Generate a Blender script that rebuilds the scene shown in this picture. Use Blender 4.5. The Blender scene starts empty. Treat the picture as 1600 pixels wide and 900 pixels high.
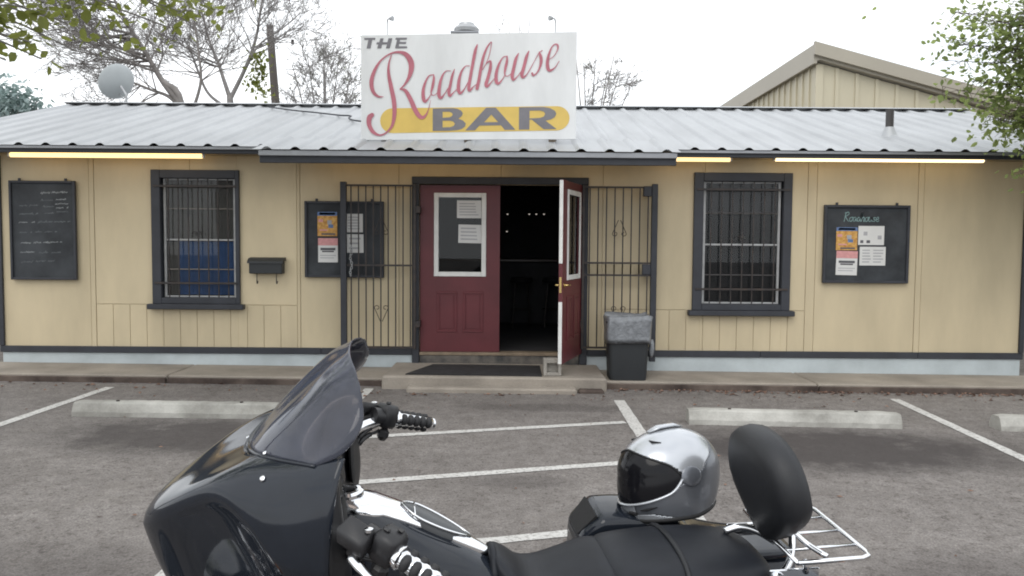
import bpy, math, random
from math import sin, cos, pi, radians
from mathutils import Vector, Matrix, noise
from mathutils.geometry import tessellate_polygon

V = Vector
SC = bpy.context.scene
COL = SC.collection

# ------------------------------------------------------------------ camera
F, CX, CY, H = 1250.0, 800.0, 450.0, 1.6
PITCH, ROLL = radians(3.2), radians(0.43)
fwd = V((0, cos(PITCH), -sin(PITCH)))
_r0 = V((1, 0, 0)); _u0 = _r0.cross(fwd)
right = _r0 * cos(ROLL) + _u0 * sin(ROLL)
up = -_r0 * sin(ROLL) + _u0 * cos(ROLL)
CAM = V((0, 0, H))
cd = bpy.data.cameras.new('camera')
cam = bpy.data.objects.new('camera', cd)
COL.objects.link(cam)
cd.sensor_width = 36.0
cd.lens = 36.0 * F / 1600.0
cd.clip_start = 0.05
cd.clip_end = 2000
cam.matrix_world = Matrix(((right.x, up.x, -fwd.x, CAM.x), (right.y, up.y, -fwd.y, CAM.y),
                           (right.z, up.z, -fwd.z, CAM.z), (0, 0, 0, 1)))
SC.camera = cam

# ------------------------------------------------------------------ sky and sun (bright overcast)
SUN_EL, SUN_AZ = radians(48), radians(200)     # azimuth measured from +Y towards +X; behind the camera, a little left
W = bpy.data.worlds.new('World'); SC.world = W; W.use_nodes = True
nt = W.node_tree; nt.nodes.clear()
N = nt.nodes.new; LK = nt.links.new
out = N('ShaderNodeOutputWorld')
sky = N('ShaderNodeTexSky'); sky.sky_type = 'NISHITA'; sky.sun_disc = False
sky.sun_elevation = SUN_EL; sky.sun_rotation = SUN_AZ
bg1 = N('ShaderNodeBackground'); bg1.inputs['Strength'].default_value = 0.13
LK(sky.outputs[0], bg1.inputs['Color'])
bg2 = N('ShaderNodeBackground'); bg2.inputs['Color'].default_value = (0.95, 0.975, 1.0, 1)
bg2.inputs['Strength'].default_value = 1.45
tc = N('ShaderNodeTexCoord')
mp = N('ShaderNodeMapping'); mp.inputs['Scale'].default_value = (1, 1, 3.2)
mp.inputs['Location'].default_value = (0.35, 0.1, 0.4)
LK(tc.outputs['Generated'], mp.inputs['Vector'])
nz = N('ShaderNodeTexNoise'); nz.inputs['Scale'].default_value = 2.1; nz.inputs['Detail'].default_value = 5
LK(mp.outputs[0], nz.inputs['Vector'])
cr = N('ShaderNodeValToRGB')
cr.color_ramp.elements[0].position = 0.36; cr.color_ramp.elements[0].color = (0.74, 0.74, 0.74, 1)
cr.color_ramp.elements[1].position = 0.52; cr.color_ramp.elements[1].color = (1, 1, 1, 1)
LK(nz.outputs['Fac'], cr.inputs[0])
mx = N('ShaderNodeMixShader')
LK(cr.outputs[0], mx.inputs[0]); LK(bg1.outputs[0], mx.inputs[1]); LK(bg2.outputs[0], mx.inputs[2])
LK(mx.outputs[0], out.inputs['Surface'])

sl = bpy.data.lights.new('sun', 'SUN'); sl.energy = 0.9; sl.angle = radians(35); sl.color = (1, 0.96, 0.9)
so = bpy.data.objects.new('sun', sl); COL.objects.link(so)
sdir = V((sin(SUN_AZ) * cos(SUN_EL), cos(SUN_AZ) * cos(SUN_EL), sin(SUN_EL)))
so.rotation_euler = sdir.to_track_quat('Z', 'Y').to_euler()
so.location = (-4, -8, 12)

SC.view_settings.view_transform = 'Standard'
SC.view_settings.look = 'None'
SC.view_settings.gamma = 1.0
SC.view_settings.use_curve_mapping = False
SC.view_settings.exposure = 0.12
SC.cycles.use_denoising = True
SC.cycles.max_bounces = 8
SC.cycles.transparent_max_bounces = 12
SC.cycles.caustics_reflective = False
SC.cycles.caustics_refractive = False
SC.cycles.sample_clamp_indirect = 6
SC.cycles.filter_width = 1.9

# ------------------------------------------------------------------ helpers
SLOPE = -0.006
def gz(x): return SLOPE * x
def ray(px, py): return fwd + right * ((px - CX) / F) - up * ((py - CY) / F)
def at(px, py, Y):
    v = ray(px, py); return CAM + v * (Y / v.y)
def ground(px, py):
    v = ray(px, py); return CAM + v * (-H / (v.z - SLOPE * v.x))

def crom(pts, n):
    """Catmull-Rom through points (any dimension), n steps per span."""
    P = [list(p) for p in pts]
    P = [[2 * a - b for a, b in zip(P[0], P[1])]] + P + [[2 * a - b for a, b in zip(P[-1], P[-2])]]
    o = []
    for i in range(1, len(P) - 2):
        for k in range(n):
            t = k / n; t2 = t * t; t3 = t2 * t
            o.append([0.5 * (2 * b + (c - a) * t + (2 * a - 5 * b + 4 * c - d) * t2 + (3 * b - a - 3 * c + d) * t3)
                      for a, b, c, d in zip(P[i - 1], P[i], P[i + 1], P[i + 2])])
    o.append(P[-2])
    return o

class MB:
    def __init__(s): s.v = []; s.f = []
    def add(s, vs, fs):
        n = len(s.v); s.v += [tuple(p) for p in vs]; s.f += [tuple(i + n for i in f) for f in fs]; return s
    def box(s, a, b, bev=0.0, M=None):
        x0, y0, z0 = [min(p, q) for p, q in zip(a, b)]; x1, y1, z1 = [max(p, q) for p, q in zip(a, b)]
        if bev <= 0:
            vs = [(x, y, z) for z in (z0, z1) for y in (y0, y1) for x in (x0, x1)]
            fs = [(0, 2, 3, 1), (4, 5, 7, 6), (0, 1, 5, 4), (2, 6, 7, 3), (0, 4, 6, 2), (1, 3, 7, 5)]
        else:
            bev = min(bev, (x1 - x0) * .45, (y1 - y0) * .45, (z1 - z0) * .45)
            vs = []; idx = {}
            for sx in (0, 1):
                for sy in (0, 1):
                    for sz in (0, 1):
                        c = ((x0, x1)[sx], (y0, y1)[sy], (z0, z1)[sz]); d = [(-1, 1)[q] for q in (sx, sy, sz)]
                        for ax in range(3):
                            p = [c[i] - (0 if i == ax else d[i] * bev) for i in range(3)]
                            idx[(sx, sy, sz, ax)] = len(vs); vs.append(tuple(p))
            fs = []
            def sgn(l, nrm):
                a_, b_, c_ = [V(vs[i]) for i in l[:3]]
                return l if (b_ - a_).cross(c_ - a_).dot(nrm) > 0 else l[::-1]
            for ax in range(3):
                o = [i for i in range(3) if i != ax]
                for sd in (0, 1):
                    l = []
                    for (p, q) in ((0, 0), (1, 0), (1, 1), (0, 1)):
                        k = [0, 0, 0]; k[ax] = sd; k[o[0]] = p; k[o[1]] = q; l.append(idx[(*k, ax)])
                    n_ = V((0, 0, 0)); n_[ax] = 1 if sd else -1; fs.append(sgn(l, n_))
                for p in (0, 1):
                    for q in (0, 1):
                        k0 = [0, 0, 0]; k1 = [0, 0, 0]; k0[o[0]] = k1[o[0]] = p; k0[o[1]] = k1[o[1]] = q; k1[ax] = 1
                        l = [idx[(*k0, o[0])], idx[(*k0, o[1])], idx[(*k1, o[1])], idx[(*k1, o[0])]]
                        n_ = V((0, 0, 0)); n_[o[0]] = 1 if p else -1; n_[o[1]] = 1 if q else -1; fs.append(sgn(l, n_))
            for sx in (0, 1):
                for sy in (0, 1):
                    for sz in (0, 1):
                        l = [idx[(sx, sy, sz, a_)] for a_ in range(3)]
                        fs.append(sgn(l, V(((-1, 1)[sx], (-1, 1)[sy], (-1, 1)[sz]))))
        if M is not None: vs = [M @ V(p) for p in vs]
        return s.add(vs, fs)
    def tube(s, pts, r, n=8, caps=True, closed=False, flat=1.0):
        P = [V(p) for p in pts]; R = r if isinstance(r, (list, tuple)) else [r] * len(P)
        vs = []; u = None; m = len(P)
        for i, p in enumerate(P):
            if closed: d = P[(i + 1) % m] - P[i - 1]
            else: d = (P[min(i + 1, m - 1)] - P[max(i - 1, 0)])
            if d.length < 1e-9: d = V((0, 0, 1))
            d.normalize()
            if u is None:
                u = d.cross(V((0, 0, 1)))
                if u.length < 1e-3: u = d.cross(V((1, 0, 0)))
            else: u = u - d * u.dot(d)
            u.normalize(); w = d.cross(u)
            for k in range(n):
                a = 2 * pi * k / n; vs.append(p + (u * cos(a) + w * sin(a) * flat) * R[i])
        fs = []
        for i in range(m if closed else m - 1):
            j = (i + 1) % m
            for k in range(n):
                k2 = (k + 1) % n; fs.append((i * n + k, i * n + k2, j * n + k2, j * n + k))
        if caps and not closed:
            fs.append(tuple(range(n - 1, -1, -1))); fs.append(tuple((m - 1) * n + k for k in range(n)))
        return s.add(vs, fs)
    def loft(s, rings, caps=True):
        n = len(rings[0]); vs = [p for r in rings for p in r]; fs = []
        for i in range(len(rings) - 1):
            for k in range(n):
                k2 = (k + 1) % n; fs.append((i * n + k, i * n + k2, (i + 1) * n + k2, (i + 1) * n + k))
        if caps:
            fs.append(tuple(range(n - 1, -1, -1))); m = (len(rings) - 1) * n; fs.append(tuple(m + k for k in range(n)))
        return s.add(vs, fs)
    def lathe(s, prof, c, axis=(0, 0, 1), n=24):
        a = V(axis).normalized(); u = a.cross(V((0, 0, 1)))
        if u.length < 1e-3: u = a.cross(V((1, 0, 0)))
        u.normalize(); w = a.cross(u); c = V(c)
        rings = [[c + a * h + (u * cos(2 * pi * k / n) + w * sin(2 * pi * k / n)) * max(r, 1e-4) for k in range(n)] for r, h in prof]
        return s.loft(rings)
    def grid(s, rows, flip=False):
        m = len(rows[0]); vs = [p for r in rows for p in r]; fs = []
        for i in range(len(rows) - 1):
            for k in range(m - 1):
                q = (i * m + k, i * m + k + 1, (i + 1) * m + k + 1, (i + 1) * m + k)
                fs.append(q[::-1] if flip else q)
        return s.add(vs, fs)
    def build(s, name, mat, parent=None, smooth=False, solid=0.0, auto=None, sub=0):
        me = bpy.data.meshes.new(name); me.from_pydata([tuple(p) for p in s.v], [], s.f); me.update()
        if smooth: me.polygons.foreach_set('use_smooth', [True] * len(me.polygons))
        if mat: me.materials.append(mat)
        o = bpy.data.objects.new(name, me); COL.objects.link(o)
        if parent: o.parent = parent
        if solid:
            md = o.modifiers.new('t', 'SOLIDIFY'); md.thickness = solid; md.offset = -1
        if sub:
            md = o.modifiers.new('s', 'SUBSURF'); md.levels = sub; md.render_levels = sub
        if auto is not None and smooth:
            me.set_sharp_from_angle(angle=radians(auto))
        return o

def inst(src, name, parent, loc=(0, 0, 0), rot=(0, 0, 0), scale=(1, 1, 1)):
    o = bpy.data.objects.new(name, src.data); COL.objects.link(o); o.parent = parent
    o.location = loc; o.rotation_euler = rot; o.scale = scale
    return o
def tag(o, label=None, cat=None, group=None, kind=None):
    if label: o['label'] = label
    if cat: o['category'] = cat
    if group: o['group'] = group
    if kind: o['kind'] = kind
    return o
def thing(name, label, cat, loc=(0, 0, 0), rz=0, group=None):
    o = bpy.data.objects.new(name, None); COL.objects.link(o); o.location = loc; o.rotation_euler = (0, 0, rz)
    o.empty_display_size = 0.1
    return tag(o, label, cat, group)
def box(name, a, b, mat, parent=None, bev=0.0):
    return MB().box(a, b, bev).build(name, mat, parent)

# ------------------------------------------------------------------ materials
def srgb(r, g, b):
    f = lambda c: ((c / 255 + 0.055) / 1.055) ** 2.4 if c > 10 else c / 255 / 12.92
    return (f(r), f(g), f(b))
def mat(name, c, rough=0.6, metal=0.0, var=0.12, scale=3.0, c2=None, bump=0.15, bscale=60, spec=0.5, coat=0.0,
        stretch=(1, 1, 1), piece=0.0, emit=None, estr=0.0, rvar=0.0, fine=0.0, dist=0.002):
    m = bpy.data.materials.new(name); m.use_nodes = True
    t = m.node_tree; B = t.nodes['Principled BSDF']; n = t.nodes.new; l = t.links.new
    B.inputs['Roughness'].default_value = rough; B.inputs['Metallic'].default_value = metal
    B.inputs['Specular IOR Level'].default_value = spec
    B.inputs['Coat Weight'].default_value = coat; B.inputs['Coat Roughness'].default_value = 0.06
    geo = n('ShaderNodeNewGeometry'); mp_ = n('ShaderNodeMapping'); mp_.inputs['Scale'].default_value = stretch
    l(geo.outputs['Position'], mp_.inputs['Vector'])
    a = [max(0, q * (1 - var)) for q in c]; b = [q * (1 + var) for q in c] if c2 is None else c2
    nz1 = n('ShaderNodeTexNoise'); nz1.inputs['Scale'].default_value = scale; nz1.inputs['Detail'].default_value = 6
    nz1.inputs['Roughness'].default_value = 0.6
    l(mp_.outputs[0], nz1.inputs['Vector'])
    cr_ = n('ShaderNodeValToRGB'); e = cr_.color_ramp.elements
    e[0].position = 0.32; e[1].position = 0.68; e[0].color = (*a, 1); e[1].color = (*b, 1)
    l(nz1.outputs['Fac'], cr_.inputs[0]); last = cr_.outputs[0]
    def mul(sock, val_sock=None, lo=0.9, hi=1.1):
        mr = n('ShaderNodeMapRange'); mr.inputs[3].default_value = lo; mr.inputs[4].default_value = hi
        l(val_sock, mr.inputs[0])
        mm = n('ShaderNodeVectorMath'); mm.operation = 'SCALE'; l(sock, mm.inputs[0]); l(mr.outputs[0], mm.inputs['Scale'])
        return mm.outputs[0]
    if piece:
        oi = n('ShaderNodeObjectInfo'); last = mul(last, oi.outputs['Random'], 1 - piece, 1 + piece)
    if fine:
        nf = n('ShaderNodeTexNoise'); nf.inputs['Scale'].default_value = bscale; nf.inputs['Detail'].default_value = 3
        l(geo.outputs['Position'], nf.inputs['Vector']); last = mul(last, nf.outputs['Fac'], 1 - fine, 1 + fine)
    l(last, B.inputs['Base Color'])
    if rvar:
        mr = n('ShaderNodeMapRange'); mr.inputs[3].default_value = rough - rvar; mr.inputs[4].default_value = rough + rvar
        l(nz1.outputs['Fac'], mr.inputs[0]); l(mr.outputs[0], B.inputs['Roughness'])
    if bump:
        nb = n('ShaderNodeTexNoise'); nb.inputs['Scale'].default_value = bscale; nb.inputs['Detail'].default_value = 4
        l(geo.outputs['Position'], nb.inputs['Vector'])
        bp = n('ShaderNodeBump'); bp.inputs['Strength'].default_value = bump; bp.inputs['Distance'].default_value = dist
        l(nb.outputs['Fac'], bp.inputs['Height']); l(bp.outputs[0], B.inputs['Normal'])
    if emit:
        B.inputs['Emission Color'].default_value = (*emit, 1); B.inputs['Emission Strength'].default_value = estr
    return m
def glass(name, tint=(1, 1, 1), rough=0.0, alpha=0.85, ior=1.34):
    """thin glass sheet: clear transmission plus fresnel reflection"""
    m = bpy.data.materials.new(name); m.use_nodes = True; t = m.node_tree; t.nodes.clear(); n = t.nodes.new; l = t.links.new
    o = n('ShaderNodeOutputMaterial'); tr = n('ShaderNodeBsdfTransparent'); tr.inputs[0].default_value = (*[q * alpha for q in tint], 1)
    g = n('ShaderNodeBsdfGlossy'); g.inputs['Roughness'].default_value = rough
    fr = n('ShaderNodeFresnel'); fr.inputs[0].default_value = ior
    mx_ = n('ShaderNodeMixShader'); l(fr.outputs[0], mx_.inputs[0]); l(tr.outputs[0], mx_.inputs[1]); l(g.outputs[0], mx_.inputs[2])
    l(mx_.outputs[0], o.inputs[0]); return m

WALL = mat('tan_paint', (0.57, 0.483, 0.328), 0.75, var=0.13, scale=0.9, stretch=(1.6, 1, 0.5), piece=0.04, bump=0.25, bscale=120, fine=0.05)
TRIM = mat('charcoal_paint', (0.030, 0.033, 0.042), 0.55, var=0.2, scale=4, bump=0.2, bscale=90)
IRON = mat('black_iron', (0.022, 0.022, 0.026), 0.5, var=0.3, scale=12, c2=(0.05, 0.035, 0.028))
WHITE = mat('white_paint', (0.72, 0.72, 0.70), 0.5, var=0.08, scale=6)
SASH = mat('white_vinyl', (0.40, 0.405, 0.41), 0.5, var=0.15, scale=9)
RED = mat('maroon_paint', (0.115, 0.020, 0.026), 0.45, var=0.15, scale=3, bump=0.1)
FOUND = mat('pale_blue_masonry_paint', (0.46, 0.51, 0.53), 0.8, var=0.13, scale=2.2, bump=0.5, bscale=40, dist=0.004)
CONC = mat('concrete', (0.285, 0.252, 0.215), 0.9, var=0.22, scale=1.8, bump=0.6, bscale=50, fine=0.15, dist=0.004)
CURB = mat('stained_curb', (0.060, 0.040, 0.034), 0.9, var=0.4, scale=3.0, c2=(0.14, 0.108, 0.09), bump=0.6, bscale=40, dist=0.006)
STOPM = mat('painted_concrete', (0.33, 0.32, 0.29), 0.85, var=0.25, scale=2.6, bump=0.5, bscale=70, fine=0.15, dist=0.003, c2=(0.50, 0.49, 0.455))
ROOF = mat('galvalume', (0.405, 0.418, 0.432), 0.5, metal=0.25, var=0.10, scale=1.4, stretch=(2.5, 0.5, 0.5), bump=0.05, piece=0.03)
DRIP = mat('drip_edge', (0.30, 0.31, 0.33), 0.45, metal=0.4, var=0.1)
SIGNW = mat('sign_white', (0.75, 0.765, 0.775), 0.5, var=0.07, scale=1.6, stretch=(2, 2, .6))
SIGNR = mat('sign_red', (0.48, 0.155, 0.20), 0.5, var=0.12, scale=6, bump=0)  # red, yellow and grey lettering colours have a glare wash painted in
SIGNY = mat('sign_yellow', (0.70, 0.50, 0.13), 0.5, var=0.07, scale=4, bump=0)
SIGNK = mat('sign_grey', (0.19, 0.185, 0.205), 0.5, var=0.1, scale=6, bump=0)
BOARD = mat('chalkboard', (0.028, 0.033, 0.040), 0.75, var=0.4, scale=3, c2=(0.05, 0.056, 0.064), bump=0)
CHALK = mat('chalk', (0.30, 0.32, 0.33), 0.9, var=0.5, scale=40, bump=0)
CHALKD = mat('faint_chalk', (0.13, 0.145, 0.155), 0.9, var=0.4, scale=40, bump=0)
CHALKG = mat('pale_green_chalk', (0.22, 0.34, 0.34), 0.9, var=0.3, scale=40, bump=0)
PAPER = mat('paper', (0.66, 0.66, 0.65), 0.8, var=0.05, bump=0)
INK = mat('ink', (0.10, 0.10, 0.11), 0.7, var=0.2, bump=0)
INKL = mat('light_ink', (0.38, 0.38, 0.40), 0.8, var=0.1, bump=0)
PINK = mat('pink_print', (0.62, 0.30, 0.30), 0.7, var=0.12, scale=30, bump=0)
ORANGE = mat('orange_print', (0.66, 0.27, 0.05), 0.7, var=0.4, scale=26, c2=(0.72, 0.45, 0.14), bump=0)
BLUEP = mat('blue_print', (0.12, 0.19, 0.36), 0.7, var=0.3, scale=40, bump=0)
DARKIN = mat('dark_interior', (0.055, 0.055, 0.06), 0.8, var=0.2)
CURT = mat('taupe_blind', (0.21, 0.19, 0.17), 0.8, var=0.1, scale=5)
ROOMDARK = mat('dark_room_sheet', (0.030, 0.029, 0.031), 0.8, var=0.15, scale=5)  # darkness of an unlit room as a colour
CURTG = mat('grey_blind', (0.085, 0.08, 0.082), 0.8, var=0.15, scale=5)
BLUE = mat('blue_panel', (0.075, 0.165, 0.40), 0.6, var=0.12, scale=3)
PANE = glass('window_glass', (0.93, 0.95, 0.96))
RUBBER = mat('rubber', (0.014, 0.014, 0.015), 0.7, var=0.2, scale=20)
MATM = mat('mat_rubber', (0.022, 0.021, 0.023), 0.9, var=0.3, scale=10, bump=0.8, bscale=150)
BLOCK = mat('cinder_block', (0.33, 0.31, 0.28), 0.95, var=0.15, scale=8, bump=0.9, bscale=90, fine=0.15, dist=0.005)
CANM = mat('black_plastic', (0.022, 0.025, 0.028), 0.5, var=0.1)
BAGM = mat('grey_plastic_film', (0.19, 0.20, 0.215), 0.32, var=0.2, scale=12, bump=0.7, bscale=22, dist=0.02)
BRASS = mat('brass', (0.70, 0.52, 0.22), 0.25, metal=1.0, bump=0)
TUBE = mat('lit_tube', (1, 0.9, 0.6), 0.5, emit=(1.0, 0.68, 0.30), estr=1.5, bump=0)
TUBEW = mat('lit_tube_white', (1, 0.95, 0.8), 0.5, emit=(1.0, 0.76, 0.42), estr=2.2, bump=0)
BULB = mat('small_bulb', (1, 0.9, 0.7), 0.5, emit=(1.0, 0.9, 0.8), estr=0.45, bump=0)
BARK = mat('glare_washed_bark', (0.29, 0.275, 0.27), 0.9, var=0.25, scale=4, bump=0.5, bscale=20, dist=0.01)  # bark paled so its colour carries the wash of sky glare
BARKD = mat('dark_bark', (0.20, 0.185, 0.175), 0.9, var=0.25, scale=4)
POLEM = mat('weathered_pole', (0.14, 0.125, 0.115), 0.9, var=0.2, scale=3, stretch=(6, 6, 0.6))
LEAFA = mat('olive_leaf', (0.105, 0.135, 0.035), 0.6, var=0.45, scale=2.5, c2=(0.19, 0.21, 0.06), piece=0.1, bump=0)
LEAFB = mat('green_leaf', (0.075, 0.125, 0.040), 0.6, var=0.4, scale=2.5, c2=(0.14, 0.19, 0.06), bump=0)
LEAFC = mat('hazy_blue_green_leaf', (0.38, 0.47, 0.47), 0.7, var=0.3, scale=2, bump=0)  # distance haze mixed into the pale leaf colour
def translucent(m, col, f=.5):
    t = m.node_tree; o = [q for q in t.nodes if q.type == 'OUTPUT_MATERIAL'][0]; src = o.inputs[0].links[0].from_socket
    tr = t.nodes.new('ShaderNodeBsdfTranslucent'); tr.inputs[0].default_value = (*col, 1)
    x = t.nodes.new('ShaderNodeMixShader'); x.inputs[0].default_value = f
    t.links.new(src, x.inputs[1]); t.links.new(tr.outputs[0], x.inputs[2]); t.links.new(x.outputs[0], o.inputs[0])
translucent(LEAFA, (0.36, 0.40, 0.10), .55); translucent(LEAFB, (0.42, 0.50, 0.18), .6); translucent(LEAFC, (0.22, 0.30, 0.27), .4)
BGW = mat('tan_metal_siding', (0.51, 0.465, 0.345), 0.55, var=0.06, scale=0.5, bump=0.03)
BGT = mat('taupe_metal_trim', (0.36, 0.33, 0.27), 0.5, var=0.05, scale=0.5, bump=0.03)
GREYM = mat('galvanised', (0.42, 0.43, 0.44), 0.45, metal=0.5, var=0.1)
DISHM = mat('dish_paint', (0.46, 0.49, 0.50), 0.5, var=0.06)

# asphalt, with oil stains where engines stand
def asphalt():
    m = bpy.data.materials.new('asphalt'); m.use_nodes = True; t = m.node_tree; B = t.nodes['Principled BSDF']
    n = t.nodes.new; l = t.links.new
    geo = n('ShaderNodeNewGeometry')
    def nz_(scale, det=6, r=0.6, stretch=None):
        q = n('ShaderNodeTexNoise'); q.inputs['Scale'].default_value = scale; q.inputs['Detail'].default_value = det; q.inputs['Roughness'].default_value = r
        if stretch:
            mp_ = n('ShaderNodeMapping'); mp_.inputs['Scale'].default_value = stretch; l(geo.outputs['Position'], mp_.inputs['Vector']); l(mp_.outputs[0], q.inputs['Vector'])
        else: l(geo.outputs['Position'], q.inputs['Vector'])
        return q.outputs['Fac']
    def ramp(s, p0, c0, p1, c1):
        r = n('ShaderNodeValToRGB'); e = r.color_ramp.elements; e[0].position = p0; e[1].position = p1; e[0].color = (*c0, 1); e[1].color = (*c1, 1); l(s, r.inputs[0]); return r.outputs[0]
    def mix(f, a, b, mode='MIX', fac=None):
        q = n('ShaderNodeMix'); q.data_type = 'RGBA'; q.blend_type = mode
        if f is None: q.inputs[0].default_value = fac
        else: l(f, q.inputs[0])
        for i, s in ((6, a), (7, b)):
            if isinstance(s, tuple): q.inputs[i].default_value = (*s, 1)
            else: l(s, q.inputs[i])
        return q.outputs[2]
    base = ramp(nz_(0.55, 8, 0.65), 0.30, (0.165, 0.152, 0.145), 0.70, (0.258, 0.241, 0.231))
    mott = ramp(nz_(7.0, 8, 0.75), 0.36, (0.76, 0.745, 0.735), 0.62, (1.10, 1.10, 1.10))
    pits = ramp(nz_(32, 4, 0.6), 0.36, (0.55, 0.53, 0.52), 0.46, (1, 1, 1))
    c = mix(None, base, mott, 'MULTIPLY', 1.0)
    c = mix(None, c, pits, 'MULTIPLY', 0.8)
    grain = ramp(nz_(85, 4, 0.75), 0.34, (0.52, 0.52, 0.52), 0.66, (1.42, 1.40, 1.38))
    c = mix(None, c, grain, 'MULTIPLY', 0.85)
    vo = n('ShaderNodeTexVoronoi'); vo.inputs['Scale'].default_value = 75; l(geo.outputs['Position'], vo.inputs['Vector'])
    ag = ramp(vo.outputs['Distance'], 0.05, (1.35, 1.33, 1.3), 0.35, (0.9, 0.9, 0.9))
    c = mix(None, c, ag, 'MULTIPLY', 0.6)
    # stains: soft ellipses broken by noise
    for (sx, sy, rx, ry, amt) in ((-2.6, 6.45, 1.5, 0.85, 0.8), (2.6, 6.3, 1.9, 1.0, 0.9), (0.1, 5.3, 0.5, 0.22, 0.35), (5.4, 6.0, 1.0, 0.9, 0.5),
                                  (-4.9, 5.6, 0.8, 0.6, 0.3), (-2.2, 3.6, 1.1, 0.7, 0.4), (2.4, 3.8, 0.9, 0.5, 0.4), (0.4, 7.75, 1.2, 0.25, 0.4)):
        mp_ = n('ShaderNodeMapping'); mp_.inputs['Location'].default_value = (-sx / rx, -sy / ry, 0); mp_.inputs['Scale'].default_value = (1 / rx, 1 / ry, 0)
        l(geo.outputs['Position'], mp_.inputs['Vector'])
        g = n('ShaderNodeTexGradient'); g.gradient_type = 'SPHERICAL'; l(mp_.outputs[0], g.inputs[0])
        ad = n('ShaderNodeMath'); ad.operation = 'MULTIPLY'; l(g.outputs['Fac'], ad.inputs[0]); l(nz_(2.6, 6, 0.7), ad.inputs[1])
        mr = n('ShaderNodeMapRange'); mr.inputs[1].default_value = 0.05; mr.inputs[2].default_value = 0.27; mr.inputs[4].default_value = amt; l(ad.outputs[0], mr.inputs[0])
        c = mix(mr.outputs[0], c, (0.050, 0.043, 0.042))
    # pale dusty scuffs
    sc_ = ramp(nz_(1.7, 6, 0.65), 0.58, (0, 0, 0), 0.75, (0.35, 0.35, 0.35))
    c = mix(sc_, c, (0.235, 0.215, 0.195))
    l(c, B.inputs['Base Color']); B.inputs['Roughness'].default_value = 0.88; B.inputs['Specular IOR Level'].default_value = 0.35
    nb = n('ShaderNodeTexNoise'); nb.inputs['Scale'].default_value = 70; nb.inputs['Detail'].default_value = 5; l(geo.outputs['Position'], nb.inputs['Vector'])
    bp = n('ShaderNodeBump'); bp.inputs['Strength'].default_value = 0.7; bp.inputs['Distance'].default_value = 0.008
    l(nb.outputs['Fac'], bp.inputs['Height']); l(bp.outputs[0], B.inputs['Normal'])
    return m
ASPH = asphalt()
def worn_paint():
    m = mat('worn_line_paint', (0.56, 0.55, 0.53), 0.8, var=0.1, scale=6, bump=0.5, bscale=70, dist=0.005)
    t = m.node_tree; B = t.nodes['Principled BSDF']; n = t.nodes.new; l = t.links.new
    src = B.inputs['Base Color'].links[0].from_socket
    geo = n('ShaderNodeNewGeometry'); q = n('ShaderNodeTexNoise'); q.inputs['Scale'].default_value = 38; q.inputs['Detail'].default_value = 6; q.inputs['Roughness'].default_value = 0.75
    l(geo.outputs['Position'], q.inputs['Vector'])
    r = n('ShaderNodeValToRGB'); e = r.color_ramp.elements; e[0].position = 0.50; e[1].position = 0.64; e[0].color = (0, 0, 0, 1); e[1].color = (0.85, 0.85, 0.85, 1)
    l(q.outputs['Fac'], r.inputs[0])
    mx_ = n('ShaderNodeMix'); mx_.data_type = 'RGBA'; l(r.outputs[0], mx_.inputs[0]); l(src, mx_.inputs[6]); mx_.inputs[7].default_value = (0.17, 0.155, 0.145, 1)
    l(mx_.outputs[2], B.inputs['Base Color']); return m
LINEM = worn_paint()

# ------------------------------------------------------------------ ground, painted lines, sidewalk
R_ = 300
lot = MB().grid([[(-R_, -60, gz(-R_)), (R_, -60, gz(R_))], [(-R_, 420, gz(-R_)), (R_, 420, gz(R_))]]).build('parking_lot', ASPH)
tag(lot, kind='structure')
def stripe(a, b, w):
    a = V((a[0], a[1], 0)); b = V((b[0], b[1], 0)); d = (b - a).normalized(); s = V((-d.y, d.x, 0)) * w / 2
    rows = []; n_ = max(2, int((b - a).length / 0.12)); rnd = random.Random(int(a.x * 100 + a.y * 10))
    for i in range(n_ + 1):
        p = a.lerp(b, i / n_); j1 = 1 + rnd.uniform(-.07, .07); j2 = 1 + rnd.uniform(-.07, .07)
        q1 = p + s * j1; q2 = p - s * j2
        rows.append([(q1.x, q1.y, gz(q1.x) + .004), (q2.x, q2.y, gz(q2.x) + .004)])
    return MB().grid(rows, flip=False).build('painted_line', LINEM, lot)
stripe((-4.30, 8.50), (-4.42, 3.4), .10)
stripe((-1.54, 8.62), (-1.64, 3.4), .10)
stripe((1.11, 8.15), (1.08, 3.0), .11)
stripe((4.07, 8.42), (3.78, 3.2), .10)
stripe((6.9, 8.35), (6.6, 3.2), .10)
for k in range(4):                                   # access-aisle hatching between two stall lines
    y0 = 7.14 - k * 1.29
    x0 = -1.48 if k else -1.5
    stripe((1.03, y0), (x0, y0 - 0.305 * (1.03 - x0)), .095)

# sidewalk slabs
swalk = thing('sidewalk', None, None); tag(swalk, kind='structure')
def slab(name, x0, x1, y0, y1, zt, zb, m, parent, bev=0.012):
    vs = MB(); vs.box((x0, y0, zb), (x1, y1, zt), bev)
    vs.v = [(x, y, z + gz(x)) for x, y, z in vs.v]
    return vs.build(name, m, parent)
for i, (a, b) in enumerate(((-9.5, -6.6), (-6.59, -3.83), (-3.815, -1.42), (1.05, 3.4), (3.412, 6.3), (6.312, 9.5))):
    slab('slab', a, b, 8.82, 9.64, .085, -.15, CONC, swalk)
    slab('curb_face', a, b, 8.78, 8.818, .062, -.15, CURB, swalk, .008)
# landing in front of the doors
landing = thing('door_landing', None, None); tag(landing, kind='structure')
slab('slab', -1.41, 1.04, 8.62, 9.68, .145, -.15, CONC, landing, .02)
slab('footing', -1.12, .70, 8.44, 8.615, .055, -.15, CONC, landing, .02)
slab('footing', .72, 1.0, 8.5, 8.612, .04, -.15, CURB, landing, .02)

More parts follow.
